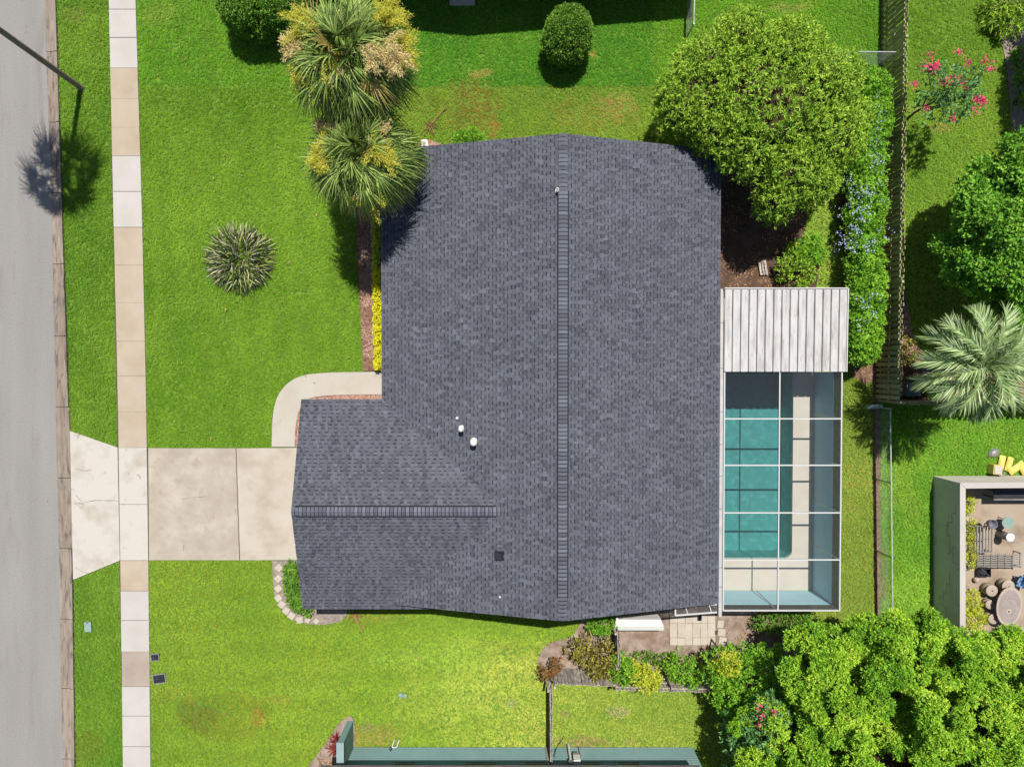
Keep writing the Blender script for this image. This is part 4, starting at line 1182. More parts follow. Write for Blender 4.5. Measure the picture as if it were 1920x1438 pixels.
stool('wicker stool nearest the oak leaves, half covered', 1862, 1160, .22, .45)
stool('wicker stool tucked above the oval stone table', 1890, 1099, .27, .45)
stool('shaded wicker stool squeezed between table and weedy strip', 1856, 1133, .2, .35)
p = P(1893, 1137, .72)
t = thing('stone_table', 'large oval pale stone table with ringed centre', 'table', (p.x, p.y, .03))
MB().lathe((p.x, p.y, .03), [(.4, 0), (.3, .1), (.2, .35), (.34, .64)], 20).build('pedestal', M['stone_table'], t, True)
MB().lathe((p.x, p.y, .67), [(.46, 0), (.5, .01), (.5, .04), (.49, .05)], 36, sx=1.08, sy=1.65, rot=-.12).build('top', M['stone_light'], t)
MB().lathe((p.x, p.y, .72), [(.42, .001), (.42, .006), (.38, .006)], 36, sx=1.08, sy=1.65, rot=-.12).build('inlay', M['stone_table'], t)
MB().lathe((p.x - .02, p.y - .1, .726), [(.3, .001), (.3, .006)], 36, sx=1.05, sy=1.3, rot=-.12).build('inlay', M['stone_light'], t)
MB().lathe((p.x - .02, p.y - .1, .732), [(.28, .001), (.28, .006)], 36, sx=1.05, sy=1.3, rot=-.12).build('inlay', M['stone_table'], t)
MB().lathe((p.x - .04, p.y - .2, .738), [(.11, .0), (.11, .005)], 24).build('inlay', M['stone_light'], t)
MB().lathe((p.x - .04, p.y - .2, .743), [(.035, .0), (.035, .012)], 14).build('umbrella_hole', M['dark_metal'], t)
p = P(1918, 1092, .4)
t = thing('folding_chair', 'blue and white striped folding chair at the image edge', 'chair', (p.x, p.y, .03))
MB().box((p.x, p.y, .42), (.5, .46, .05), -.4).build('seat', M['blue_cloth'], t)
MB().box((p.x + .2, p.y + .22, .68), (.5, .05, .5), -.4).build('backrest', M['blue_cloth'], t)
for sx in (-.2, .2):
    for sy in (-.18, .18):
        MB().tube([(p.x + sx, p.y + sy, .03), (p.x - sx * .2, p.y + sy, .4)], .014, 6).build('leg', M['dark_metal'], t)
for x, lab in ((1690, 'slate grey bin tight in the wooden fence corner'), (1703, 'slate grey bin beside its twin, next to the mulch bed shrubs')):
    q = P(x, 728)
    t = thing('garden_bin', lab, 'bin', q)
    MB().box((q.x, q.y, .33), (.29, .6, .6)).build('body', M['grey_metal'], t)
    MB().box((q.x, q.y, .65), (.31, .62, .035)).build('lid', M['dark_slate'], t)

# ------------------------------------------------------------------ leaves
def unit(a): return a / np.maximum(1e-6, np.linalg.norm(a, axis=1, keepdims=True))

def leaf_quads(base, d, L, Wd, rg, droop=.15, roll=.7):
    """diamond leaves: base point, direction, length, width -> verts, quads"""
    n = len(base)
    up = np.tile(np.array([0, 0, 1.0]), (n, 1)) + rg.normal(0, roll, (n, 3))
    s = unit(np.cross(d, up))
    L = L[:, None]; Wd = Wd[:, None]
    tip = base + d * L; tip[:, 2] -= droop * L[:, 0]
    mid = base + d * L * .45
    V = np.stack([base, mid + s * Wd / 2, tip, mid - s * Wd / 2], 1).reshape(-1, 3)
    F = np.arange(4 * n).reshape(n, 4)
    return V, F

def shell(lobes, spacing, rg, depth=((1.0, 1.0),), zmin=-.3, rough=.1, avoid=.86):
    Cs, Ns = [], []
    lobes = np.asarray(lobes, float)
    for i, l in enumerate(lobes):
        c, r = l[:3], l[3:6]
        rm = (r[0] * r[1] * r[2]) ** (1 / 3)
        for sc, dens in depth:
            n = int(4 * PI * (rm * sc) ** 2 * (1 - zmin) / 2 / spacing ** 2 * dens)
            if n < 1: continue
            z = rg.uniform(zmin, 1, n); a = rg.uniform(0, 2 * PI, n)
            q = np.sqrt(np.maximum(0, 1 - z * z))
            d = np.stack([q * np.cos(a), q * np.sin(a), z], 1)
            p = c + d * r * (sc * (1 + rg.normal(0, rough, (n, 1))))
            ok = np.ones(n, bool)
            for j, m in enumerate(lobes):
                if j == i: continue
                ok &= (((p - m[:3]) / (m[3:6] * avoid * sc)) ** 2).sum(1) > 1
            Cs.append(p[ok]); Ns.append(unit(d / r)[ok])
    return np.concatenate(Cs), np.concatenate(Ns)

def tufts(C, Nn, k, L, Wd, rg, out=.6, up=.5, spread=.75, scatter=.25, droop=.15, roll=.7):
    n = len(C)
    b = np.repeat(C, k, 0) + rg.normal(0, L * scatter, (n * k, 3))
    d = np.repeat(Nn, k, 0) * out + np.array([0, 0, up]) + rg.normal(0, spread, (n * k, 3))
    d = unit(d)
    ll = L * rg.uniform(.65, 1.3, n * k); ww = Wd * rg.uniform(.7, 1.25, n * k)
    return leaf_quads(b, d, ll, ww, rg, droop, roll)

def lobe(px, py, z, rpx, rz, ry=None):
    c = P(px, py, z); s = (CAM_H - z) / FPX
    return (c.x, c.y, z, rpx * s, (ry or rpx) * s, rz)

def trunk_limbs(t, base, lobes, r0, m, split=.45, seed=0):
    rr = random.Random(seed)
    base = Vector(base)
    cen = Vector((sum(l[0] for l in lobes) / len(lobes), sum(l[1] for l in lobes) / len(lobes), sum(l[2] for l in lobes) / len(lobes)))
    fork = base.lerp(cen, split); fork.x += rr.uniform(-.1, .1)
    MB().tube([base - Vector((0, 0, .1)), base + Vector((0, 0, .15)), base.lerp(fork, .5) + Vector((rr.uniform(-.08, .08), 0, 0)), fork], [r0 * 1.35, r0 * 1.1, r0 * .9, r0 * .8], 10).build('trunk', m, t)
    b = MB()
    for l in lobes:
        e = Vector(l[:3]); mid = fork.lerp(e, .5) + Vector((rr.uniform(-.2, .2), rr.uniform(-.2, .2), .15))
        b.tube([fork - Vector((0, 0, .1)), mid, e, e + Vector((rr.uniform(-.3, .3), rr.uniform(-.3, .3), l[5] * .6))], [r0 * .6, r0 * .4, r0 * .22, r0 * .06], 7)
        for k in range(4):
            f = mid.lerp(e, rr.random()); g_ = e + Vector((rr.uniform(-1, 1) * l[3] * .7, rr.uniform(-1, 1) * l[4] * .7, rr.uniform(.1, .7) * l[5]))
            b.tube([f, f.lerp(g_, .5) + Vector((0, 0, .1)), g_], [r0 * .16, r0 * .1, r0 * .03], 5)
    b.build('limbs', m, t)

def plant(name, label, cat, base, lobes, spacing, k, L, Wd, m, seed, depth=((1, 1), (.75, .8), (.5, .6)), trunk=None, group=None, part='foliage', core=0, core_mat=None, **kw):
    rg = np.random.default_rng(seed)
    t = thing(name, label, cat, base, group)
    sh = {a: kw.pop(a) for a in ('zmin', 'rough', 'avoid') if a in kw}
    C, Nn = shell(lobes, spacing, rg, depth, **sh)
    V, F = tufts(C, Nn, k, L, Wd, rg, **kw)
    mesh_np(part, V, F, m, t)
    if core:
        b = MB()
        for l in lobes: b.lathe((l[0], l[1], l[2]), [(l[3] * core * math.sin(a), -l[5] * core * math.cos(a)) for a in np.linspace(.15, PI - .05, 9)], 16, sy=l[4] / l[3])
        b.build('shade_core' if core_mat else 'inner_foliage', core_mat or m, t, True)  # with core_mat: solid hull added so gaps in the crown look dark
    if trunk: trunk_limbs(t, base, lobes, trunk, M['bark'], seed=seed)
    else:
        b = MB(); rr = random.Random(seed)
        for l in lobes[:12]:
            for i in range(3): b.tube([(l[0] + rr.uniform(-.1, .1), l[1] + rr.uniform(-.1, .1), 0), (l[0] + rr.uniform(-.4, .4) * l[3], l[1] + rr.uniform(-.4, .4) * l[4], l[2] + l[5] * .5)], [.025, .008], 5)
        b.build('stems', M['bark'], t)
    return t

def blossoms(t, name, pts, m, L, k, seed, spread=.12):
    rg = np.random.default_rng(seed)
    C = np.repeat(np.asarray(pts, float), k, 0) + rg.normal(0, spread, (len(pts) * k, 3)) * np.array([1, 1, .6])
    d = unit(rg.normal(0, .7, (len(C), 3)) + np.array([0, 0, .4]))
    V, F = leaf_quads(C, d, L * rg.uniform(.7, 1.3, len(C)), L * .8 * rg.uniform(.7, 1.2, len(C)), rg, .1, 1.0)
    o = mesh_np(name, V, F, m, t)
    return o

# big clipped tree behind the house corner
L1 = [lobe(1440, 205, 3.5, 132, 2.0), lobe(1308, 185, 3.4, 76, 1.6), lobe(1322, 132, 3.4, 60, 1.6), lobe(1382, 88, 3.4, 58, 1.6), lobe(1470, 112, 3.4, 66, 1.7), lobe(1540, 165, 3.4, 64, 1.7),
      lobe(1548, 262, 3.3, 64, 1.6), lobe(1475, 322, 3.2, 68, 1.6), lobe(1452, 378, 2.9, 40, 1.2), lobe(1390, 250, 3.4, 62, 1.6), lobe(1274, 210, 3.2, 50, 1.4), lobe(1330, 250, 3.1, 44, 1.3), lobe(1590, 225, 3.1, 34, 1.2), lobe(1520, 345, 3.0, 44, 1.2), lobe(1500, 90, 3.2, 36, 1.2)]
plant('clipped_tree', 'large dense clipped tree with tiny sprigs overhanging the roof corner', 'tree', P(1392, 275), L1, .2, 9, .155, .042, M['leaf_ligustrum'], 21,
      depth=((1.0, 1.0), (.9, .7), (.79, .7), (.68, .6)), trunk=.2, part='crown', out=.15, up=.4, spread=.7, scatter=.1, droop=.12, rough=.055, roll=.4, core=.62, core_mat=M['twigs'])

# oak filling the lower right corner, puffs of foliage on a broad dome
def puffy(name, label, base, domes, puff_sp, puff_r, sp, k, L, Wd, m, seed, trunk, core=0, layers=((1, 1.0), (.66, .6)), **kw):
    rg = np.random.default_rng(seed)
    C, Nn = shell(domes, puff_sp, rg, layers, zmin=-.2, rough=.09)
    puffs = [(c[0], c[1], c[2], r, r, r * .8) for c, r in zip(C, puff_r * rg.uniform(.5, 1.55, len(C)))]
    t = thing(name, label, 'tree', base)
    Cs, Ns = [], []
    for p in puffs:
        n = int(4 * PI * p[3] ** 2 / sp ** 2)
        d = unit(rg.normal(0, 1, (n, 3)) + np.array([0, 0, .35]))
        Cs.append(np.array(p[:3]) + d * np.array(p[3:6]) * rg.uniform(.35, 1.08, (n, 1)) ** .5); Ns.append(d)
    C2, N2 = np.concatenate(Cs), np.concatenate(Ns)
    V, F = tufts(C2, N2, k, L, Wd, rg, **kw)
    mesh_np('crown', V, F, m, t)
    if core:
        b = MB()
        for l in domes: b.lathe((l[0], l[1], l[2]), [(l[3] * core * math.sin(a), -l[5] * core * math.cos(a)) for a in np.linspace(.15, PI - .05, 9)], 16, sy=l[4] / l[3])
        b.build('shade_core', M['twigs'], t, True)  # added solid hull, shade of the crown gaps put into its colour
    trunk_limbs(t, base, domes, trunk, M['bark'], seed=seed)
    return t
D2 = [lobe(1700, 1385, 4.6, 195, 2.5), lobe(1560, 1292, 4.0, 92, 1.9), lobe(1870, 1290, 4.2, 100, 2.0), lobe(1640, 1236, 3.9, 64, 1.6), lobe(1755, 1240, 4.0, 66, 1.6), lobe(1815, 1250, 4.0, 60, 1.5),
      lobe(1500, 1405, 3.8, 105, 1.8), lobe(1890, 1420, 4.4, 140, 2.2), lobe(1548, 1226, 3.6, 50, 1.3), lobe(1700, 1480, 4.6, 190, 2.4), lobe(1960, 1330, 4.2, 120, 2)]
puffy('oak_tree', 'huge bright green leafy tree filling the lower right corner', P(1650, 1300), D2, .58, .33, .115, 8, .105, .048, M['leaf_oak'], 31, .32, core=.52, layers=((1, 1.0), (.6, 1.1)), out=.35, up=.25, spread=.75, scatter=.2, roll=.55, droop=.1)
plant('shrub', 'rounded bright green small tree leaning over the end of the plank fence', 'shrub', P(1380, 1268), [lobe(1405, 1280, 1.9, 60, 1.1), lobe(1365, 1255, 1.8, 40, 1.0), lobe(1435, 1300, 1.9, 42, 1.0), lobe(1370, 1300, 1.6, 36, .9), lobe(1440, 1250, 1.7, 38, .9)],
      .16, 8, .13, .055, M['leaf_bright'], 32, trunk=.08, rough=.12)
plant('shrub', 'yellowish tipped shrub poking up above the rounded small tree', 'shrub', P(1362, 1243), [lobe(1363, 1242, 2.3, 20, .6), lobe(1352, 1250, 2.0, 16, .5)], .14, 7, .12, .05, M['leaf_yelgreen'], 33)
pk = plant('crape_myrtle', 'pink flowering shrub in the gap left of the huge tree', 'shrub', P(1415, 1330), [lobe(1445, 1335, 3.9, 30, .8), lobe(1425, 1368, 3.6, 34, .9), lobe(1468, 1350, 3.8, 24, .8), lobe(1412, 1405, 3.0, 44, 1.0), lobe(1400, 1370, 2.6, 34, .9)], .19, 8, .14, .06, M['leaf_crape'], 34, trunk=.06, rough=.2, roll=.4)
for k, (x, y) in enumerate(((1425, 1326), (1452, 1336), (1424, 1360), (1428, 1341))):
    blossoms(pk, 'pink_blossom', [P(x, y, 4.7)], M['flower_pink'], .08, 13, 5 + k, .06)
plant('shrub', 'low green bushes in shade along the lower cage wall', 'shrub', P(1450, 1160), [lobe(1445, 1162, .6, 22, .5), lobe(1475, 1162, .6, 24, .5), lobe(1505, 1160, .7, 22, .5), lobe(1420, 1168, .4, 10, .3)], .15, 7, .12, .05, M['leaf_hedge'], 35)

# flowering hedge along the fence
h1 = plant('plumbago_hedge', 'flowering hedge section with pale blue blossoms beside the clipped tree', 'hedge', P(1610, 240), [lobe(1628, 170, 1.2, 32, .9), lobe(1628, 215, 1.3, 34, .9), lobe(1622, 262, 1.3, 36, .9), lobe(1615, 305, 1.2, 38, .9), lobe(1640, 240, 1.3, 24, .8)],
           .15, 9, .11, .06, M['leaf_bright'], 41, rough=.1, core=.78, out=.4, up=.3)
rg = np.random.default_rng(5)
blossoms(h1, 'blue_blossom', [P(1648 + rg.normal(0, 7), 190 + i * 7 + rg.normal(0, 6), 2.1) for i in range(20)], M['flower_blue'], .07, 9, 6, .1)
h2 = plant('plumbago_hedge', 'hedge section covered in pale blue blossoms at the middle of the fence', 'hedge', P(1610, 400), [lobe(1620, 350, 1.2, 32, .8), lobe(1626, 385, 1.2, 32, .8), lobe(1618, 420, 1.2, 32, .8), lobe(1620, 455, 1.2, 30, .8), lobe(1602, 400, .9, 20, .6)],
           .15, 9, .11, .06, M['leaf_bright'], 42, rough=.1, core=.78, out=.4, up=.3)
blossoms(h2, 'blue_blossom', [P(1608 + rg.normal(0, 28), 335 + rg.uniform(0, 140), 2.2) for i in range(60)], M['flower_blue'], .07, 8, 7, .1)
h3 = plant('plumbago_hedge', 'clipped bright green hedge section beside the metal patio roof', 'hedge', P(1620, 580), [lobe(1620, 495, 1.2, 32, .8), lobe(1624, 530, 1.2, 32, .8), lobe(1622, 565, 1.2, 32, .8), lobe(1618, 600, 1.2, 32, .8), lobe(1616, 635, 1.2, 31, .8), lobe(1614, 658, 1.1, 27, .75)],
           .13, 9, .1, .055, M['leaf_bright'], 43, rough=.07, core=.82, out=.4, up=.3)
blossoms(h3, 'blue_blossom', [P(1630 + rg.normal(0, 12), 570 + rg.normal(0, 18), 2.05) for i in range(14)], M['flower_blue'], .07, 8, 8, .09)
plant('fern_shrub', 'bright green ferny shrub by the curved grass strip', 'shrub', P(1515, 465), [lobe(1520, 458, .6, 16, .45), lobe(1510, 478, .6, 17, .45), lobe(1528, 478, .6, 14, .45)], .15, 9, .2, .04, M['leaf_bright'], 44, droop=.4)
plant('shrub', 'darker mixed shrub between bare soil and the ferny shrub', 'shrub', P(1485, 500), [lobe(1482, 495, .6, 22, .45), lobe(1500, 515, .7, 24, .5), lobe(1512, 508, .6, 15, .4), lobe(1470, 512, .5, 14, .35), lobe(1490, 470, .5, 14, .35)], .17, 7, .14, .06, M['leaf_ligustrum'], 45)

# clipped hedge balls
def ball(label, base, lobes, seed):
    return plant('round_hedge', label, 'shrub', base, lobes, .085, 6, .075, .04, M['leaf_hedge'], seed, depth=((1, 1), (.93, .7)), zmin=-.75, core=.86, rough=.05, out=.7, up=.3, spread=.6, scatter=.3)
ball('clipped round hedge ball alone on the lawn above the house', P(1063, 104), [lobe(1065, 64, 1.15, 42, 1.1, 44), lobe(1062, 78, 1.0, 43, .95, 40), lobe(1071, 58, 1.2, 36, 1.0, 38)], 51)
ball('wide clipped hedge mound at the top edge beside the taller palm', P(490, 40), [lobe(462, 8, 1.3, 50, 1.2), lobe(515, 0, 1.3, 55, 1.25), lobe(490, 25, 1.0, 46, 1.0)], 52)
plant('low_hedge', 'dense low hedge beside the garage corner and stepping stones', 'hedge', P(548, 1095), [lobe(549, 1067, .5, 16, .45), lobe(549, 1085, .5, 17, .45), lobe(552, 1103, .5, 18, .45), lobe(556, 1120, .5, 18, .45), lobe(562, 1133, .5, 15, .4), lobe(568, 1110, .5, 16, .4)],
      .1, 7, .07, .035, M['leaf_hedge'], 53, core=.8, rough=.05)
plant('small_shrub', 'tiny green shrub under the lower garage eave', 'shrub', P(580, 1146), [lobe(578, 1147, .25, 8, .25)], .1, 7, .07, .035, M['leaf_bright'], 54)
plant('small_shrub', 'bright green bush half hidden under the upper roof edge', 'shrub', P(878, 268), [lobe(866, 263, .5, 15, .4), lobe(884, 260, .5, 17, .42), lobe(895, 266, .5, 13, .4)], .12, 8, .1, .045, M['leaf_bright'], 55)
plant('small_shrub', 'rounded green shrub beside the white bin behind the house', 'shrub', P(1128, 1163), [lobe(1120, 1166, .6, 18, .5), lobe(1135, 1166, .6, 20, .5), lobe(1127, 1174, .5, 15, .45)], .12, 8, .09, .045, M['leaf_bright'], 56)

# yellow border along the front wall
ORD = ['first', 'second', 'third', 'fourth', 'fifth', 'sixth', 'seventh', 'eighth', 'ninth', 'tenth', 'eleventh', 'twelfth', 'thirteenth', 'fourteenth', 'fifteenth']
for i in range(15):
    y = 395 + i * 20.5
    xx = 707 + i * .35
    lab = f'{ORD[14 - i]} yellow dwarf shrub of the front wall row, counting from the curved path'
    plant('golden_shrub', lab, 'shrub', P(xx, y), [lobe(xx, y, .3, 9.0, .27, 12)], .08, 7, .075, .05, M['leaf_yelgreen' if i < 6 else 'leaf_yellow'], 60 + i,  # upper shrubs greener: palm shade put into their leaf colour
          depth=((1, 1), (.7, .6)), group='row of yellow dwarf shrubs along the front wall', rough=.12, out=.3, up=.25, spread=.6, roll=.35)

# crotons and yellow green shrubs along the plank fence
plant('croton_shrub', 'mixed olive and bronze croton beside the short wooden gate', 'shrub', P(1120, 1225), [lobe(1085, 1215, .7, 20, .5), lobe(1105, 1225, .8, 22, .6), lobe(1130, 1222, .8, 22, .6), lobe(1120, 1245, .8, 22, .6), lobe(1142, 1245, .8, 18, .5)], .19, 6, .16, .055, M['leaf_croton'], 81, rough=.2)
plant('croton_shrub', 'small reddish croton at the outer corner of the plank fence', 'shrub', P(1030, 1252), [lobe(1030, 1252, .7, 15, .45), lobe(1022, 1262, .6, 10, .35), lobe(1042, 1246, .5, 10, .35)], .18, 6, .16, .055, M['leaf_croton_red'], 82, rough=.2)
plant('shrub', 'fresh green shrub just right of the short wooden gate', 'shrub', P(1163, 1245), [lobe(1160, 1236, .9, 15, .6), lobe(1168, 1256, .9, 22, .7)], .16, 7, .13, .055, M['leaf_bright'], 83, rough=.15)
plant('shrub', 'bright yellow green shrub spilling over the railed fence', 'shrub', P(1207, 1262), [lobe(1200, 1262, 1.0, 20, .7), lobe(1218, 1268, 1.0, 18, .7), lobe(1205, 1278, .9, 15, .5)], .15, 8, .13, .05, M['leaf_yelgreen'], 84, rough=.18)
plant('shrub', 'loose green shrub between the yellow shrub and the small tree', 'shrub', P(1285, 1255), [lobe(1275, 1250, .8, 24, .6), lobe(1295, 1262, .8, 22, .6), lobe(1262, 1243, .7, 16, .5)], .16, 7, .13, .055, M['leaf_bright'], 85, rough=.18)
plant('shrub', 'low dark green ground shrub behind the railed fence', 'shrub', P(1220, 1232), [lobe(1205, 1230, .3, 20, .25, 9), lobe(1232, 1234, .3, 22, .25, 9), lobe(1255, 1232, .3, 16, .25, 8)], .15, 7, .11, .045, M['leaf_hedge'], 86)

# neighbour garden
cr = plant('crape_myrtle', 'sparse crape myrtle with pink flower heads beside the wooden fence', 'tree', P(1702, 222), [lobe(1765, 165, 2.6, 28, .8), lobe(1790, 190, 2.6, 26, .8), lobe(1745, 190, 2.4, 24, .7), lobe(1815, 150, 2.7, 18, .6), lobe(1768, 205, 2.2, 24, .7), lobe(1740, 140, 2.7, 16, .5), lobe(1820, 195, 2.5, 16, .5)],
           .22, 9, .13, .06, M['leaf_crape'], 91, depth=((1, .9), (.6, .8)), trunk=.05, rough=.25, roll=.4)
fl = [(1745, 104), (1750, 124), (1754, 126), (1714, 158), (1855, 131), (1833, 186), (1843, 190), (1829, 205), (1806, 160), (1780, 150), (1793, 148), (1788, 223), (1732, 124), (1815, 118), (1846, 116), (1799, 100), (1736, 203), (1768, 156)]
for k, (x, y) in enumerate(fl):
    blossoms(cr, 'pink_blossom', [P(x, y, 3.3)], M['flower_pink'], .085, 60 if k in (1, 2, 5, 6) else 30, 100 + k, .085)
D3 = [lobe(1872, 425, 3.3, 80, 1.9), lobe(1905, 325, 3.3, 58, 1.7), lobe(1822, 425, 3.1, 36, 1.2), lobe(1850, 500, 3.1, 55, 1.5), lobe(1910, 530, 3.2, 60, 1.6), lobe(1960, 430, 3.5, 110, 2.2), lobe(1855, 360, 3.0, 40, 1.2)]
puffy('leafy_tree', 'dark green leafy tree at the right edge above the feathery palm', P(1765, 455), D3, .72, .4, .16, 8, .14, .085, M['leaf_dark'], 92, .16, out=.35, up=.25, spread=.7, scatter=.4, roll=.45)
D4 = [lobe(2252, 40, 5.0, 130, 2.2), lobe(2235, 150, 4.6, 110, 2.0), lobe(2232, -70, 4.8, 115, 2)]
puffy('leafy_tree', 'tree just outside the frame shading the gravel strip', P(2080, 190), D4, .8, .55, .26, 7, .2, .1, M['leaf_dark'], 93, .2)
plant('lily_clump', 'strappy yellow green clump beside the gravel strip at the top corner', 'plant', P(1880, 30), [lobe(1872, 20, .4, 24, .35), lobe(1895, 10, .4, 26, .4), lobe(1892, 42, .4, 22, .35), lobe(1868, 40, .3, 14, .3), lobe(1905, 35, .4, 16, .3)], .2, 9, .3, .05, M['leaf_ligustrum'], 94, droop=.35)
plant('shrub', 'low dark shrubs in the shade right of the gravel strip', 'shrub', P(1912, 160), [lobe(1918, 110, .4, 16, .35), lobe(1925, 150, .4, 20, .4), lobe(1918, 190, .4, 14, .3)], .2, 7, .2, .07, M['leaf_hedge'], 95)
plant('croton_shrub', 'small orange and yellow croton in the mulch by the fence', 'shrub', P(1698, 640), [lobe(1697, 643, .4, 10, .3), lobe(1704, 668, .4, 12, .35), lobe(1696, 672, .4, 10, .3)], .15, 6, .13, .055, M['leaf_croton'], 96, rough=.2)
plant('croton_shrub', 'reddish croton behind the grey bins under the palm', 'shrub', P(1722, 722), [lobe(1722, 715, .5, 12, .4), lobe(1727, 735, .4, 11, .35)], .15, 6, .14, .055, M['leaf_croton_red'], 97, rough=.2)
plant('shrub', 'fresh green low shrub under the palm near the bins', 'shrub', P(1750, 725), [lobe(1745, 728, .5, 16, .4), lobe(1765, 735, .4, 16, .4), lobe(1755, 710, .4, 12, .35)], .16, 7, .13, .06, M['leaf_bright'], 98)
plant('weed_strip', 'weedy yellow green growth along the inside of the block wall', 'plant', P(1821, 1000), [lobe(1817, 945, .2, 9, .2, 14), lobe(1820, 990, .2, 8, .2, 22), lobe(1820, 1040, .25, 10, .2, 24), lobe(1822, 1130, .3, 15, .3, 24), lobe(1826, 1160, .3, 20, .3, 20)], .12, 7, .13, .03, M['leaf_yelgreen'], 99, droop=.3)

# ------------------------------------------------------------------ palms and spiky plants
def strips(paths, widths, normals):
    """paths (n, k, 3) -> ribbon quads with half width per station"""
    n, k, _ = paths.shape
    tan = np.gradient(paths, axis=1)
    s = np.cross(tan, normals[:, None, :]); s /= np.maximum(1e-6, np.linalg.norm(s, axis=2, keepdims=True))
    a = paths + s * widths[None, :, None]; b = paths - s * widths[None, :, None]
    V = np.stack([a, b], 2).reshape(-1, 3)
    base = (np.arange(n) * 2 * k)[:, None]
    i = np.arange(k - 1)[None, :] * 2
    q = base + i
    F = np.stack([q, q + 1, q + 3, q + 2], 2).reshape(-1, 4)
    return V, F

def fan_frond(o, az, el, pet, Rr, rg, n=30, droop=.5):
    d = np.array([math.cos(az) * math.cos(el), math.sin(az) * math.cos(el), math.sin(el)])
    h = np.array([math.cos(az), math.sin(az), 0])
    sag = .25 * max(.1, math.cos(el))
    ts = np.linspace(0, 1, 5)
    pp = o + d[None] * ts[:, None] * pet - np.array([0, 0, 1])[None] * (ts ** 2)[:, None] * sag * pet
    T = unit((pp[-1] - pp[-2])[None])[0]; T = unit((T - np.array([0, 0, .2]) + rg.normal(0, .26, 3))[None])[0]
    Sd = np.cross(h, [0, 0, 1.0]); Nn = np.cross(Sd, T)
    V1, F1 = strips(pp[None], np.array([.028, .022, .018, .016, .014]), np.array([[0, 0, 1.0]]) if abs(d[2]) < .95 else Sd[None])
    ph = np.linspace(-1.45, 1.45, n) + rg.normal(0, .03, n)
    D = T[None] * np.cos(ph)[:, None] + Sd[None] * np.sin(ph)[:, None] + Nn[None] * (.28 * np.abs(np.sin(ph)))[:, None]
    D = unit(D)
    Ln = Rr * (.62 + .38 * np.cos(ph * .9)) * rg.uniform(.88, 1.1, n)
    st = np.linspace(0, 1, 6)
    E = pp[-1][None] + T[None] * (.22 * Rr * np.cos(ph))[:, None]
    dr = droop * rg.uniform(.5, 1.6, n)
    path = E[:, None, :] + D[:, None, :] * (st[None, :, None] * Ln[:, None, None]) - np.array([0, 0, 1.0])[None, None] * (st ** 2.2)[None, :, None] * (Ln * dr)[:, None, None]
    nn = np.cross(D, np.cross(Nn[None], D)); nn = unit(nn + rg.normal(0, .35, (n, 3)))
    V2, F2 = strips(path, np.array([.012, .02, .019, .015, .01, .003]), nn)
    return np.concatenate([V1, V2]), np.concatenate([F1, F2 + len(V1)])

def sabal(label, base, top, radius, nf, seed, clusters, girth=1.0):
    rg = np.random.default_rng(seed)
    base, top = Vector(base), Vector(top)
    t = thing('cabbage_palm', label, 'palm tree', base)
    mid = base.lerp(top, .5) + Vector((.08, .05, 0))
    MB().tube([base - Vector((0, 0, .1)), base + Vector((0, 0, .2)), mid, top - Vector((0, 0, .3)), top], [.24 * girth, .17 * girth, .15 * girth, .17 * girth, .13 * girth], 12).build('trunk', M['palm_bark'], t)
    b = MB()
    for i in range(46):
        a = i * 2.4; z = -.1 - .8 * (i / 46)
        p = top + Vector((.15 * math.cos(a), .15 * math.sin(a), z))
        b.bar(p, p + Vector((.16 * math.cos(a), .16 * math.sin(a), .22)), .07, .025)
    b.build('leaf_bases', M['palm_bark'], t)
    for i in range(nf):
        f = (i + .5) / nf
        az = i * 2.39996 + rg.normal(0, .12)
        el = R(80) - R(122) * f ** .85 + rg.normal(0, .14)
        pet = radius * (.3 + .28 * math.sin(min(1, f * 1.3) * PI / 2)) * rg.uniform(.8, 1.12)
        Rr = radius * .47 * rg.uniform(.8, 1.15)
        V, F = fan_frond(np.array(top), az, el, pet, Rr, rg, droop=.4 + .5 * f)
        old = (f > .82 and rg.random() < .6) or rg.random() < .04
        o = mesh_np('frond', V, F, M['palm_leaf_old' if old else 'palm_leaf'], t)
        if old: o['label'] = 'old yellowed frond'
    for k, (px, py, z, rr_, dry) in enumerate(clusters):
        c = np.array(P(px, py, z)); tp = np.array(top)
        # branched flower stalk reaching from the crown heart
        b = MB()
        mid_ = (tp + c) / 2 + np.array([0, 0, .35])
        b.tube([tp, mid_, c], [.02, .016, .01], 5)
        hd = c - tp; hd[2] = 0; hd /= max(.05, np.linalg.norm(hd))
        Vs, Fs, k0 = [], [], len(b.v)
        for q_ in range(int(9 + 16 * rr_)):
            dr_ = unit((hd * .75 + rg.normal(0, .75, 3) * np.array([1, 1, .35]) + np.array([0, 0, .12]))[None])[0]
            ln = rr_ * rg.uniform(.6, 1.7); n = int(150 * ln / .5)
            u_ = rg.random(n)[:, None]
            st_ = c - hd * rr_ * .6 + rg.normal(0, .1, 3) * np.array([1, 1, .4])
            pts = st_ + dr_ * u_ * ln + np.array([0, 0, -1.0]) * (u_ ** 2) * ln * rg.uniform(.15, .55) + rg.normal(0, .055, (n, 3))
            dd = unit(dr_ + rg.normal(0, .7, (n, 3)))
            V, F = leaf_quads(pts, dd, .1 * rg.uniform(.6, 1.4, n), .02 * np.ones(n), rg, .2, 1.0)
            Fs += [tuple(f) for f in (F + k0)]; k0 += len(V); Vs.append(V)
        V = np.concatenate([np.array(b.v)] + Vs); F4 = [tuple(f) for f in b.f] + Fs
        mesh_np('flower_cluster', V, F4, M['palm_flower_dry' if dry else 'palm_flower'], t)
    return t
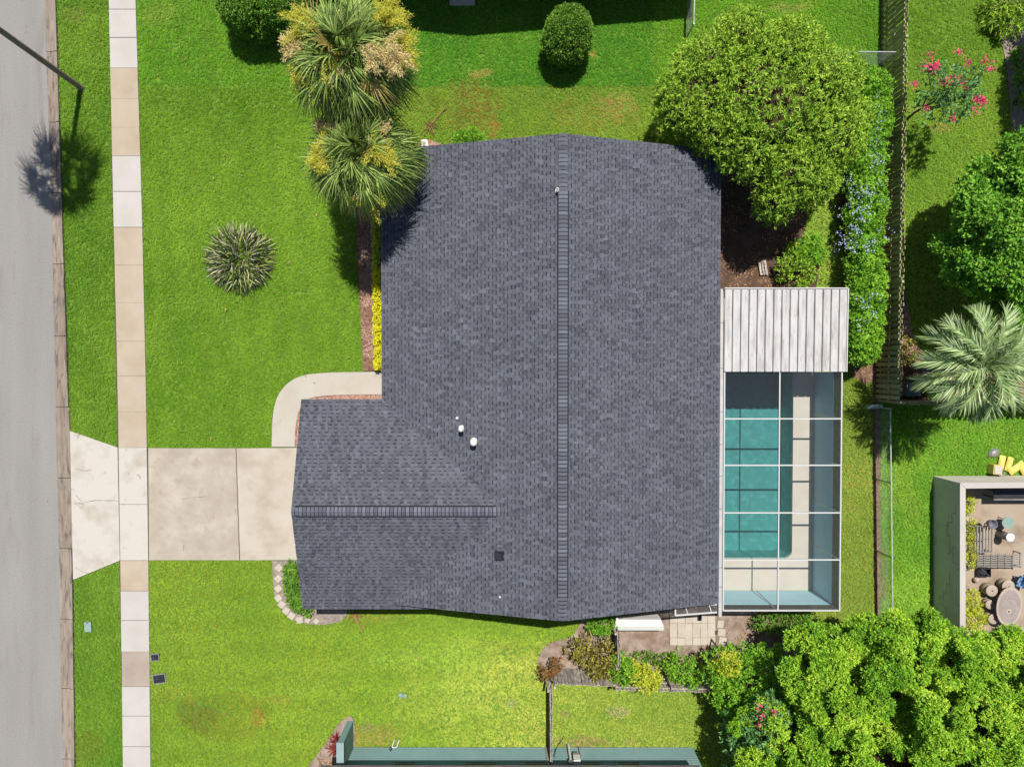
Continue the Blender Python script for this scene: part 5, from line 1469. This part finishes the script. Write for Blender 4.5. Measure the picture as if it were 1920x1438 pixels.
sabal('taller cabbage palm with many yellow flower sprays at the top edge', P(706, 268), P(648, 100, 7.3), 2.2, 104, 101,
      [(560, 50, 8.0, .5, 0), (545, 85, 7.8, .45, 1), (728, 25, 8.0, .55, 0), (758, 75, 7.7, .35, 0), (735, 105, 8.0, .5, 1), (700, 104, 8.2, .36, 1), (605, 135, 7.9, .42, 0), (560, 132, 7.6, .34, 0), (596, 155, 7.6, .32, 0), (640, 132, 7.9, .2, 1), (765, 110, 7.5, .26, 0), (668, 190, 7.0, .3, 0)])
sabal('shorter cabbage palm overhanging the front roof edge below its taller twin', P(700, 388), P(676, 290, 5.9), 2.05, 88, 102,
      [(590, 306, 6.5, .45, 0), (606, 284, 6.6, .32, 0), (722, 286, 6.7, .46, 0), (690, 378, 5.7, .42, 0), (668, 352, 6.0, .3, 1), (715, 240, 6.4, .34, 1), (600, 232, 6.2, .3, 1), (640, 232, 6.4, .26, 1)])
# palm whose crown stands outside the frame: grey trunk and its shadow on verge and road
tp = P(150, 165) + Vector((-.05, .2, 9.5))
sabal('palm with bare grey trunk leaning across the street at the left edge', P(152, 165), tp, 1.95, 40, 103, [], .68)

def pinnate(label, base, top, Lf, nf, seed):
    rg = np.random.default_rng(seed)
    base, top = Vector(base), Vector(top)
    t = thing('pindo_palm', label, 'palm tree', base)
    MB().tube([base - Vector((0, 0, .1)), base + Vector((0, 0, .25)), base.lerp(top, .6) + Vector((.05, 0, 0)), top], [.3, .22, .2, .22], 12).build('trunk', M['palm_bark'], t)
    for i in range(nf):
        f = (i + .5) / nf
        az = i * 2.39996 + rg.normal(0, .1)
        el0 = R(84) - R(80) * f + rg.normal(0, .1)
        bend = R(95) + R(30) * f
        L = Lf * rg.uniform(.9, 1.1) * (.8 + .2 * math.sin(f * PI))
        k = 24
        h = np.array([math.cos(az), math.sin(az), 0]); Sd = np.array([-h[1], h[0], 0])
        pts = [np.array(top)]; Ts = []
        for j in range(k):
            e = el0 - bend * ((j + .5) / k) ** 1.25
            Td = h * math.cos(e) + np.array([0, 0, math.sin(e)]); Ts.append(Td)
            pts.append(pts[-1] + Td * L / k)
        pts = np.array(pts); Ts = np.array(Ts)
        V1, F1 = strips(pts[None], np.linspace(.03, .005, k + 1), Sd[None] * .2 + np.array([[0, 0, 1.0]]))
        paths, nrm = [], []
        m_ = 42
        for j in range(m_):
            u = .2 + .8 * (j + .5) / m_
            q = u * k; i0 = min(k - 1, int(q)); p = pts[i0] + (pts[i0 + 1] - pts[i0]) * (q - i0); Td = Ts[i0]
            Nn = np.cross(Td, Sd)
            if Nn[2] < 0: Nn = -Nn
            ll = .62 * math.sin(PI * min(1, (u - .08) * .98)) ** .6 * rg.uniform(.9, 1.1) + .05
            for sgn in (-1, 1):
                D = Td * .8 + Sd * sgn * .5 + Nn * .45 + rg.normal(0, .09, 3)
                D /= np.linalg.norm(D)
                s_ = np.linspace(0, 1, 4)
                paths.append(p + D[None] * (s_ * ll)[:, None] - np.array([0, 0, 1.0])[None] * (s_ ** 2 * ll * .15)[:, None])
                nrm.append(Nn + Sd * -sgn * .5)
        V2, F2 = strips(np.array(paths), np.array([.011, .017, .012, .002]), unit(np.array(nrm)))
        mesh_np('frond', np.concatenate([V1, V2]), np.concatenate([F1, F2 + len(V1)]), M['pindo_leaf'], t)
    return t
pinnate('feathery grey green palm in the corner of the wooden fence', P(1706, 690), P(1836, 684, 4.7), 2.35, 36, 111)

def spiky(name, label, cat, base, rosettes, nl, L, wd, m, seed, lo=8, hi=82, bend=.35):
    rg = np.random.default_rng(seed)
    t = thing(name, label, cat, base)
    for (px, py, sc) in rosettes:
        c = np.array(P(px, py, .05))
        n = nl
        az = np.arange(n) * 2.39996 + rg.normal(0, .2, n)
        el = R(lo) + (R(hi) - R(lo)) * rg.random(n)
        d = np.stack([np.cos(az) * np.cos(el), np.sin(az) * np.cos(el), np.sin(el)], 1)
        Ln = L * sc * rg.uniform(.7, 1.15, n)
        st = np.linspace(0, 1, 5)
        path = c + d[:, None, :] * (st[None, :, None] * Ln[:, None, None]) - np.array([0, 0, 1.0])[None, None] * (st ** 2.5)[None, :, None] * (Ln * bend * np.cos(el))[:, None, None]
        path[:, :, 2] = np.maximum(path[:, :, 2], .06)
        nn = unit(np.cross(d, np.cross(np.tile([0, 0, 1.0], (n, 1)), d)) + rg.normal(0, .3, (n, 3)))
        V, F = strips(path, wd * np.array([.6, 1, .9, .6, .05]), nn)
        mesh_np('leaf_rosette', V, F, m, t)
    return t
def spiky_dome(name, label, cat, px, py, rad, n, L, wd, m, seed):
    rg = np.random.default_rng(seed)
    c = np.array(P(px, py, 0))
    t = thing(name, label, cat, P(px, py))
    r = rad * .72 * np.sqrt(rg.random(n)); az = rg.uniform(0, 2 * PI, n)
    h = .62 * (1 - (r / rad) ** 2)
    b = c + np.stack([r * np.cos(az), r * np.sin(az), h * rg.uniform(.3, 1, n)], 1)
    el = R(58) - R(46) * (r / (rad * .72)) ** 1.5 + rg.normal(0, .4, n)
    a2 = az + rg.normal(0, .3 + .9 * np.exp(-(r / .45) ** 2), n)
    d = np.stack([np.cos(a2) * np.cos(el), np.sin(a2) * np.cos(el), np.sin(el)], 1)
    Ln = L * rg.uniform(.6, 1.2, n); st = np.linspace(0, 1, 5)
    path = b[:, None, :] + d[:, None, :] * (st[None, :, None] * Ln[:, None, None]) - np.array([0, 0, 1.0])[None, None] * (st ** 2.2)[None, :, None] * (Ln * .3 * np.cos(el))[:, None, None]
    path[:, :, 2] = np.maximum(path[:, :, 2], .07)
    nn = unit(np.cross(d, np.cross(np.tile([0, 0, 1.0], (n, 1)), d)) + rg.normal(0, .35, (n, 3)))
    V, F = strips(path, wd * np.array([.7, 1, .9, .55, .05]), nn)
    mesh_np('leaf_rosette', V, F, m, t)
    b_ = MB()
    for i in range(14):
        a = i * 2.4; q = .2 * (i / 14) ** .5 * rad * 3
        b_.tube([(c[0] + q * .5 * math.cos(a), c[1] + q * .5 * math.sin(a), 0), (c[0] + q * math.cos(a), c[1] + q * math.sin(a), .5 * (1 - (q / rad) ** 2) + .05)], [.05, .03], 6)
    b_.build('stems', M['bark'], t)
spiky_dome('spiky_plant', 'round clump of dark spiky strap leaves alone in the front lawn', 'plant', 452, 487, 1.62, 1050, .56, .018, M['agave'], 121)
spiky('red_plant', 'dark red spiky plant in the corner bed of the teal house', 'plant', P(634, 1398), [(634, 1392, 1), (628, 1404, .9), (640, 1404, .9), (632, 1382, .8)], 26, .5, .03, M['ti_leaf'], 122)

# ------------------------------------------------------------------ litter on the bare soil
def litter(name, label, poly_px, n, m, L, seed, z=.045):
    rg = np.random.default_rng(seed)
    poly = PXY(poly_px); A = np.array(poly)
    x = rg.uniform(A[:, 0].min(), A[:, 0].max(), n * 2); y = rg.uniform(A[:, 1].min(), A[:, 1].max(), n * 2)
    ok = inside(poly, x, y) & (vnoise(x, y, .7, seed) > .35)
    x, y = x[ok][:n], y[ok][:n]
    d = unit(np.stack([rg.normal(0, 1, len(x)), rg.normal(0, 1, len(x)), rg.uniform(-.1, .25, len(x))], 1))
    V, F = leaf_quads(np.stack([x, y, np.full(len(x), z)], 1), d, L * rg.uniform(.5, 1.4, len(x)), L * .5 * rg.uniform(.5, 1.3, len(x)), rg, 0, .4)
    return props(mesh_np(name, V, F, m), label, None, None, 'stuff')
litter('leaf_litter', 'brown fallen leaves on the shaded soil beside the house', [(1350, 300), (1500, 380), (1530, 500), (1520, 545), (1350, 545)], 1400, M['litter'], .09, 1)
litter('leaf_litter', 'brown fallen leaves on the sandy soil behind the house', [(1370, 1150), (1480, 1160), (1470, 1240), (1330, 1262), (1160, 1232), (1060, 1245), (1030, 1240), (1090, 1190), (1150, 1215), (1340, 1225)], 2200, M['litter'], .08, 2)
litter('bark_mulch', 'bark chips in the bed along the front wall', [(672, 400), (704, 400), (708, 694), (682, 696)], 2600, M['pink_litter'], .07, 3, .05)
litter('bark_mulch', 'bark chips in the bed beside the neighbour fence', [(1690, 540), (1706, 600), (1716, 690), (1690, 690)], 900, M['pink_litter'], .08, 4)
litter('bark_mulch', 'dry debris in the corner bed of the teal house', [(640, 1352), (662, 1352), (662, 1438), (580, 1438)], 900, M['litter'], .08, 5)

litter('road_debris', 'dark specks of leaf and grit on the street', [(5, -20), (80, -20), (108, 1440), (5, 1440)], 90, M['litter'], .06, 6, .006)
litter('lawn_clippings', 'pale dry twigs and clippings lying in the front lawn', [(300, 10), (640, 300), (660, 690), (500, 830), (285, 830)], 55, M['palm_leaf_old'], .12, 7, .085)
litter('lawn_clippings', 'dry leaves scattered over the side lawn', [(290, 1060), (520, 1060), (640, 1180), (1000, 1190), (1020, 1380), (660, 1390), (600, 1380), (290, 1430)], 160, M['litter'], .09, 8, .085)
litter('lawn_clippings', 'dry leaves on the grass strip under the clipped tree and behind the pool', [(1520, 380), (1560, 400), (1640, 700), (1640, 1130), (1585, 1130), (1590, 720), (1530, 540)], 90, M['litter'], .09, 9, .085)

# ------------------------------------------------------------------ grass
tm = bpy.data.meshes.new('grass_tuft')
rg = np.random.default_rng(99)
nb = 16
az = rg.uniform(0, 2 * PI, nb); el = rg.uniform(R(18), R(70), nb)
bs = np.stack([rg.normal(0, .028, nb), rg.normal(0, .028, nb), np.zeros(nb)], 1)
dd = np.stack([np.cos(az) * np.cos(el), np.sin(az) * np.cos(el), np.sin(el)], 1)
Vt, Ft = leaf_quads(bs, dd, rg.uniform(.05, .095, nb), np.full(nb, .012), rg, .25, .5)
tm.from_pydata(Vt.tolist(), [], Ft.tolist()); tm.materials.append(M['grass'])
tuft = bpy.data.objects.new('grass_tuft', tm)       # the source tuft, itself standing in the lawn
COL.objects.link(tuft); tuft.location = P(420, 760, .03)
props(tuft, 'single grass tuft in the front lawn', None, None, 'stuff')
# source tuft carries no instancer colour, give it a plain place among the others

ng = bpy.data.node_groups.new('grass_scatter', 'GeometryNodeTree')
ng.interface.new_socket('Geometry', in_out='INPUT', socket_type='NodeSocketGeometry')
ng.interface.new_socket('Geometry', in_out='OUTPUT', socket_type='NodeSocketGeometry')
gi = ng.nodes.new('NodeGroupInput'); go = ng.nodes.new('NodeGroupOutput')
mp = ng.nodes.new('GeometryNodeMeshToPoints')
ip = ng.nodes.new('GeometryNodeInstanceOnPoints')
ob = ng.nodes.new('GeometryNodeObjectInfo'); ob.inputs['Object'].default_value = tuft; ob.transform_space = 'ORIGINAL'
rot = ng.nodes.new('FunctionNodeRandomValue'); rot.data_type = 'FLOAT_VECTOR'
rot.inputs[0].default_value = (-.25, -.25, 0); rot.inputs[1].default_value = (.25, .25, 2 * PI)
sc = ng.nodes.new('GeometryNodeInputNamedAttribute'); sc.data_type = 'FLOAT'; sc.inputs['Name'].default_value = 'size'
ng.links.new(gi.outputs[0], mp.inputs['Mesh'])
ng.links.new(mp.outputs[0], ip.inputs['Points'])
ng.links.new(ob.outputs['Geometry'], ip.inputs['Instance'])
ng.links.new(rot.outputs[0], ip.inputs['Rotation'])
ng.links.new([s for s in sc.outputs if s.enabled][0], ip.inputs['Scale'])
ng.links.new(ip.outputs[0], go.inputs[0])

GK = 1.55
EXCL = [  # everything that is not lawn, in photograph pixels at ground level
    [(270, 839.5), (520, 839.5), (520, 1050.5), (270, 1050.5)], [(520, 838), (620, 838), (620, 1051), (520, 1051)],
    outer + [(760, 760), (620, 765), (620, 839), (510, 839)],
    [(668, 350), (757, 350), (757, 700), (680, 700), (676, 600), (669, 480)],
    arc([(511, 1049), (512, 1080), (515, 1115), (530, 1145), (555, 1163), (590, 1170), (622, 1168), (650, 1152), (650, 1080), (620, 1049)], 4),
    [(755, 327), (1297, 327), (1297, 1090), (600, 1098), (600, 765), (755, 765)],
    [(1290, 540), (1528, 540), (1528, 1112), (1290, 1112)],
    [(1290, 270), (1400, 270), (1480, 330), (1513, 392), (1508, 440), (1536, 498), (1527, 560), (1290, 560)],
    arc([(1577, 360), (1570, 400), (1583, 470), (1588, 510), (1584, 560), (1594, 640), (1600, 700), (1640, 705), (1645, 500), (1655, 330)], 3),
    arc([(1096, 1140), (1075, 1190), (1030, 1205), (1010, 1232), (1022, 1252), (1130, 1253), (1250, 1262), (1370, 1270), (1480, 1250), (1500, 1180), (1460, 1128), (1300, 1120)], 3),
    [(790, 262), (806, 263), (830, 272), (842, 280), (842, 332), (760, 332)],
    arc([(560, 1460), (590, 1420), (615, 1385), (640, 1351), (664, 1351), (664, 1460)], 4),
    arc([(1838, -60), (1856, 0), (1868, 50), (1884, 110), (1892, 180), (1900, 240), (1960, 320), (2100, 330), (2100, -60)], 3),
    [(1688, 520), (1700, 560), (1712, 640), (1760, 690), (2080, 680), (2080, 746), (1646, 748)],
    [(1637, 700), (1649, 700), (1649, 1170), (1641, 1170)],
    [(1749, 892), (2200, 892), (2200, 1400), (1749, 1400)],
    [(664, 1400), (1298, 1400), (1298, 1700), (664, 1700)], [(846, -20), (889, -20), (889, 12), (846, 12)],
    [(1646, 740), (2080, 740), (2080, 753), (1646, 753)],
]
def to_px(X, Y):
    """ground point to photograph pixels"""
    c, s = math.cos(TILT), math.sin(TILT)
    # camera space of (X, Y, -H): inverse rotation about X
    y = Y * c + (-CAM_H) * s; z = -Y * s + (-CAM_H) * c
    return 960 + FPX * X / -z, 719 - FPX * y / -z
rg = np.random.default_rng(123)
x0, y1 = P(90, -40)[:2]; x1, y0 = P(1990, 1480)[:2]
NPT = 480000
gxs = rg.uniform(x0, x1, NPT); gys = rg.uniform(y0, y1, NPT)
PX, PY = to_px(gxs, gys)
edge = rg.normal(0, 1.0, NPT)
yy_ = np.linspace(-200, 1700, 400)
okm = PX > np.interp(PY, yy_, [kr(v) for v in yy_]) + .3 + np.abs(edge) * .2
okm &= ~((PX > np.interp(PY, yy_, [sl(v) for v in yy_]) - .8 + .3 * edge) & (PX < np.interp(PY, yy_, [sr(v) for v in yy_]) + .8 + .3 * edge))
okm &= ~inside([(137, 808), (221.5, 839), (226, 1050), (140, 1087), (130, 1087), (130, 808)], PX, PY)
for q in EXCL: okm &= ~inside(q, PX + edge * .5, PY)
# thin and bare spots
n1 = vnoise(gxs, gys, 2.6, 1); n2 = vnoise(gxs, gys, .8, 2); n3 = vnoise(gxs, gys, .25, 3); n4 = vnoise(gxs, gys, 6, 4)
f_ = .42 * n1 + .24 * n2 + .09 * n3 + .25 * n4
def L3(*c): return np.array(lin(*c, GK)) * np.array([1.2, .96, 1.12])
def LD(*c): return np.array(lin(*c, GK * .8)) * np.array([.96, 1, .95])
colr = np.zeros((NPT, 3)); sz = np.full(NPT, 1.0)
def zone(mask, lo, hi, s=1.0, gain=1.0):
    t = np.clip((f_ - .5) * 1.7 * gain + .5, 0, 1)[:, None]
    c = L3(*lo)[None] * (1 - t) + L3(*hi)[None] * t
    colr[mask] = c[mask]; sz[mask] = s
front = np.ones(NPT, bool)
zone(front, (84, 132, 30), (116, 158, 46))
zone(PX < 240, (78, 126, 30), (112, 152, 46))
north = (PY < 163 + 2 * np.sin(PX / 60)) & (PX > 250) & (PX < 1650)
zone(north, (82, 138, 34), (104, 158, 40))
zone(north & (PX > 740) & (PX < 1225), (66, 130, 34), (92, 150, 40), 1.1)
mid = (PY >= 163) & (PY < 330) & (PX > 745) & (PX < 1300)
zone(mid, (92, 136, 38), (128, 158, 56))
side = (PY > 1040) & (PX > 280) & (PX < 1400)
zone(side, (98, 140, 36), (122, 156, 48), 1.0, .8)
right_s = side & (PX > 760) & (PX < 1030)
tt = np.clip((PX - 720) / 200, 0, 1) * np.clip((PY - 1190) / 60, 0, 1)
c_ = np.array(colr)
zone(side, (122, 158, 50), (154, 172, 78), 1.0, .8)
tt = np.clip(tt + (n2 - .5) * .35 * (tt > 0), 0, 1)[:, None]
colr = c_ * (1 - tt) + colr * tt
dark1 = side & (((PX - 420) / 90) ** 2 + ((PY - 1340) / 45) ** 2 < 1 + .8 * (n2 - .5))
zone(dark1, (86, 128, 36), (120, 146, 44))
zone((PX > 1030) & (PX < 1420) & (PY > 1255), (110, 148, 48), (140, 164, 68), 1.0, .9)
zone((PX > 1520) & (PX < 1645) & (PY > 330) & (PY < 1300), (108, 140, 50), (136, 158, 68))
zone((PX > 1500) & (PX < 1600) & (PY > 360) & (PY < 560), (120, 158, 56), (150, 180, 74))
zone((PX > 1655) & (PY < 760), (94, 140, 38), (124, 160, 54), 1.0, .8)
zone((PX > 1643) & (PY > 745), (78, 138, 34), (118, 166, 54), 1.35, 1.0)
# dead and dry patches, each with its own outline
for (cx, cy, rx, ry, col, st) in ((885, 205, 62, 50, (150, 128, 60), .8), (1148, 200, 50, 30, (196, 166, 104), .9), (900, 138, 26, 9, (190, 166, 96), .7), (925, 240, 16, 26, (190, 136, 70), .7), (1118, 210, 90, 36, (164, 144, 70), .5),
                              (820, 195, 50, 22, (130, 132, 48), .5), (370, 1345, 50, 26, (122, 110, 50), .55), (484, 1338, 12, 20, (176, 140, 64), .7), (520, 1310, 26, 8, (170, 160, 70), .5), (1155, 1333, 30, 9, (190, 172, 136), .9), (1060, 1338, 14, 9, (176, 158, 120), .7),
                              (1105, 1390, 70, 12, (176, 146, 110), .8), (700, 1382, 60, 26, (176, 150, 86), .7), (690, 1362, 16, 10, (166, 150, 110), .7), (960, 1318, 14, 8, (170, 160, 120), .6), (700, 1155, 60, 14, (170, 160, 70), .5), (300, 25, 40, 24, (168, 172, 80), .45), (135, 30, 26, 20, (150, 150, 80), .5),
                              (1480, 15, 40, 12, (186, 176, 100), .6), (140, 1400, 60, 34, (120, 128, 44), .6), (320, 1300, 44, 16, (160, 162, 66), .4), (800, 1230, 120, 24, (160, 186, 72), .4), (920, 1150, 90, 14, (150, 170, 60), .3),
                              (1112, 104, 8, 8, (196, 168, 92), .9), (1760, 240, 26, 12, (186, 160, 96), .6), (1728, 205, 26, 10, (176, 166, 110), .6), (1700, 920, 30, 60, (150, 176, 70), .5), (1655, 1080, 10, 60, (140, 130, 80), .6), (1600, 900, 26, 60, (170, 166, 80), .4), (1250, 1100, 90, 10, (170, 170, 90), .4)):
    dist = ((PX - cx) / rx) ** 2 + ((PY - cy) / ry) ** 2
    wgt = np.clip(1.25 - dist + (n2 - .5) * 1.1 + (n3 - .5) * .9, 0, 1) * st
    colr[:] = colr * (1 - wgt[:, None]) + LD(*col)[None] * wgt[:, None]
    sz *= 1 - .2 * wgt
sz *= rg.uniform(.65, 1.15, NPT)
# faint mower tracks: along the street in front, across at the side
trk = np.where(side, np.sin((gys + .35 * n1) * 2 * PI / 1.15), np.sin((gxs + .05 * gys + .35 * n1) * 2 * PI / 1.15))
colr *= (1 + .035 * np.clip(trk * 1.6, -1, 1) * (PX < 1040))[:, None]
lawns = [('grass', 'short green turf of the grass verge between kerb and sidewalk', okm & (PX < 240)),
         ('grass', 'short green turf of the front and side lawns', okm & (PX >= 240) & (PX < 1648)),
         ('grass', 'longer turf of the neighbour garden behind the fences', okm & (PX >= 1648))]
def grass_patch(name, label, mk, z):
    me = bpy.data.meshes.new(name)
    nn = int(mk.sum())
    co = np.stack([gxs[mk], gys[mk], np.full(nn, z)], 1).astype(np.float32)
    me.vertices.add(nn); me.vertices.foreach_set('co', co.ravel())
    a = me.attributes.new('gcol', 'FLOAT_COLOR', 'POINT')
    a.data.foreach_set('color', np.concatenate([colr[mk], np.ones((nn, 1))], 1).astype(np.float32).ravel())
    a = me.attributes.new('size', 'FLOAT', 'POINT'); a.data.foreach_set('value', sz[mk].astype(np.float32))
    me.update()
    o = link_mesh(name, me, M['grass'])
    md = o.modifiers.new('scatter', 'NODES'); md.node_group = ng
    return props(o, label, None, None, 'stuff')
for nme, lab, mk in lawns: grass_patch(nme, lab, mk, .0)
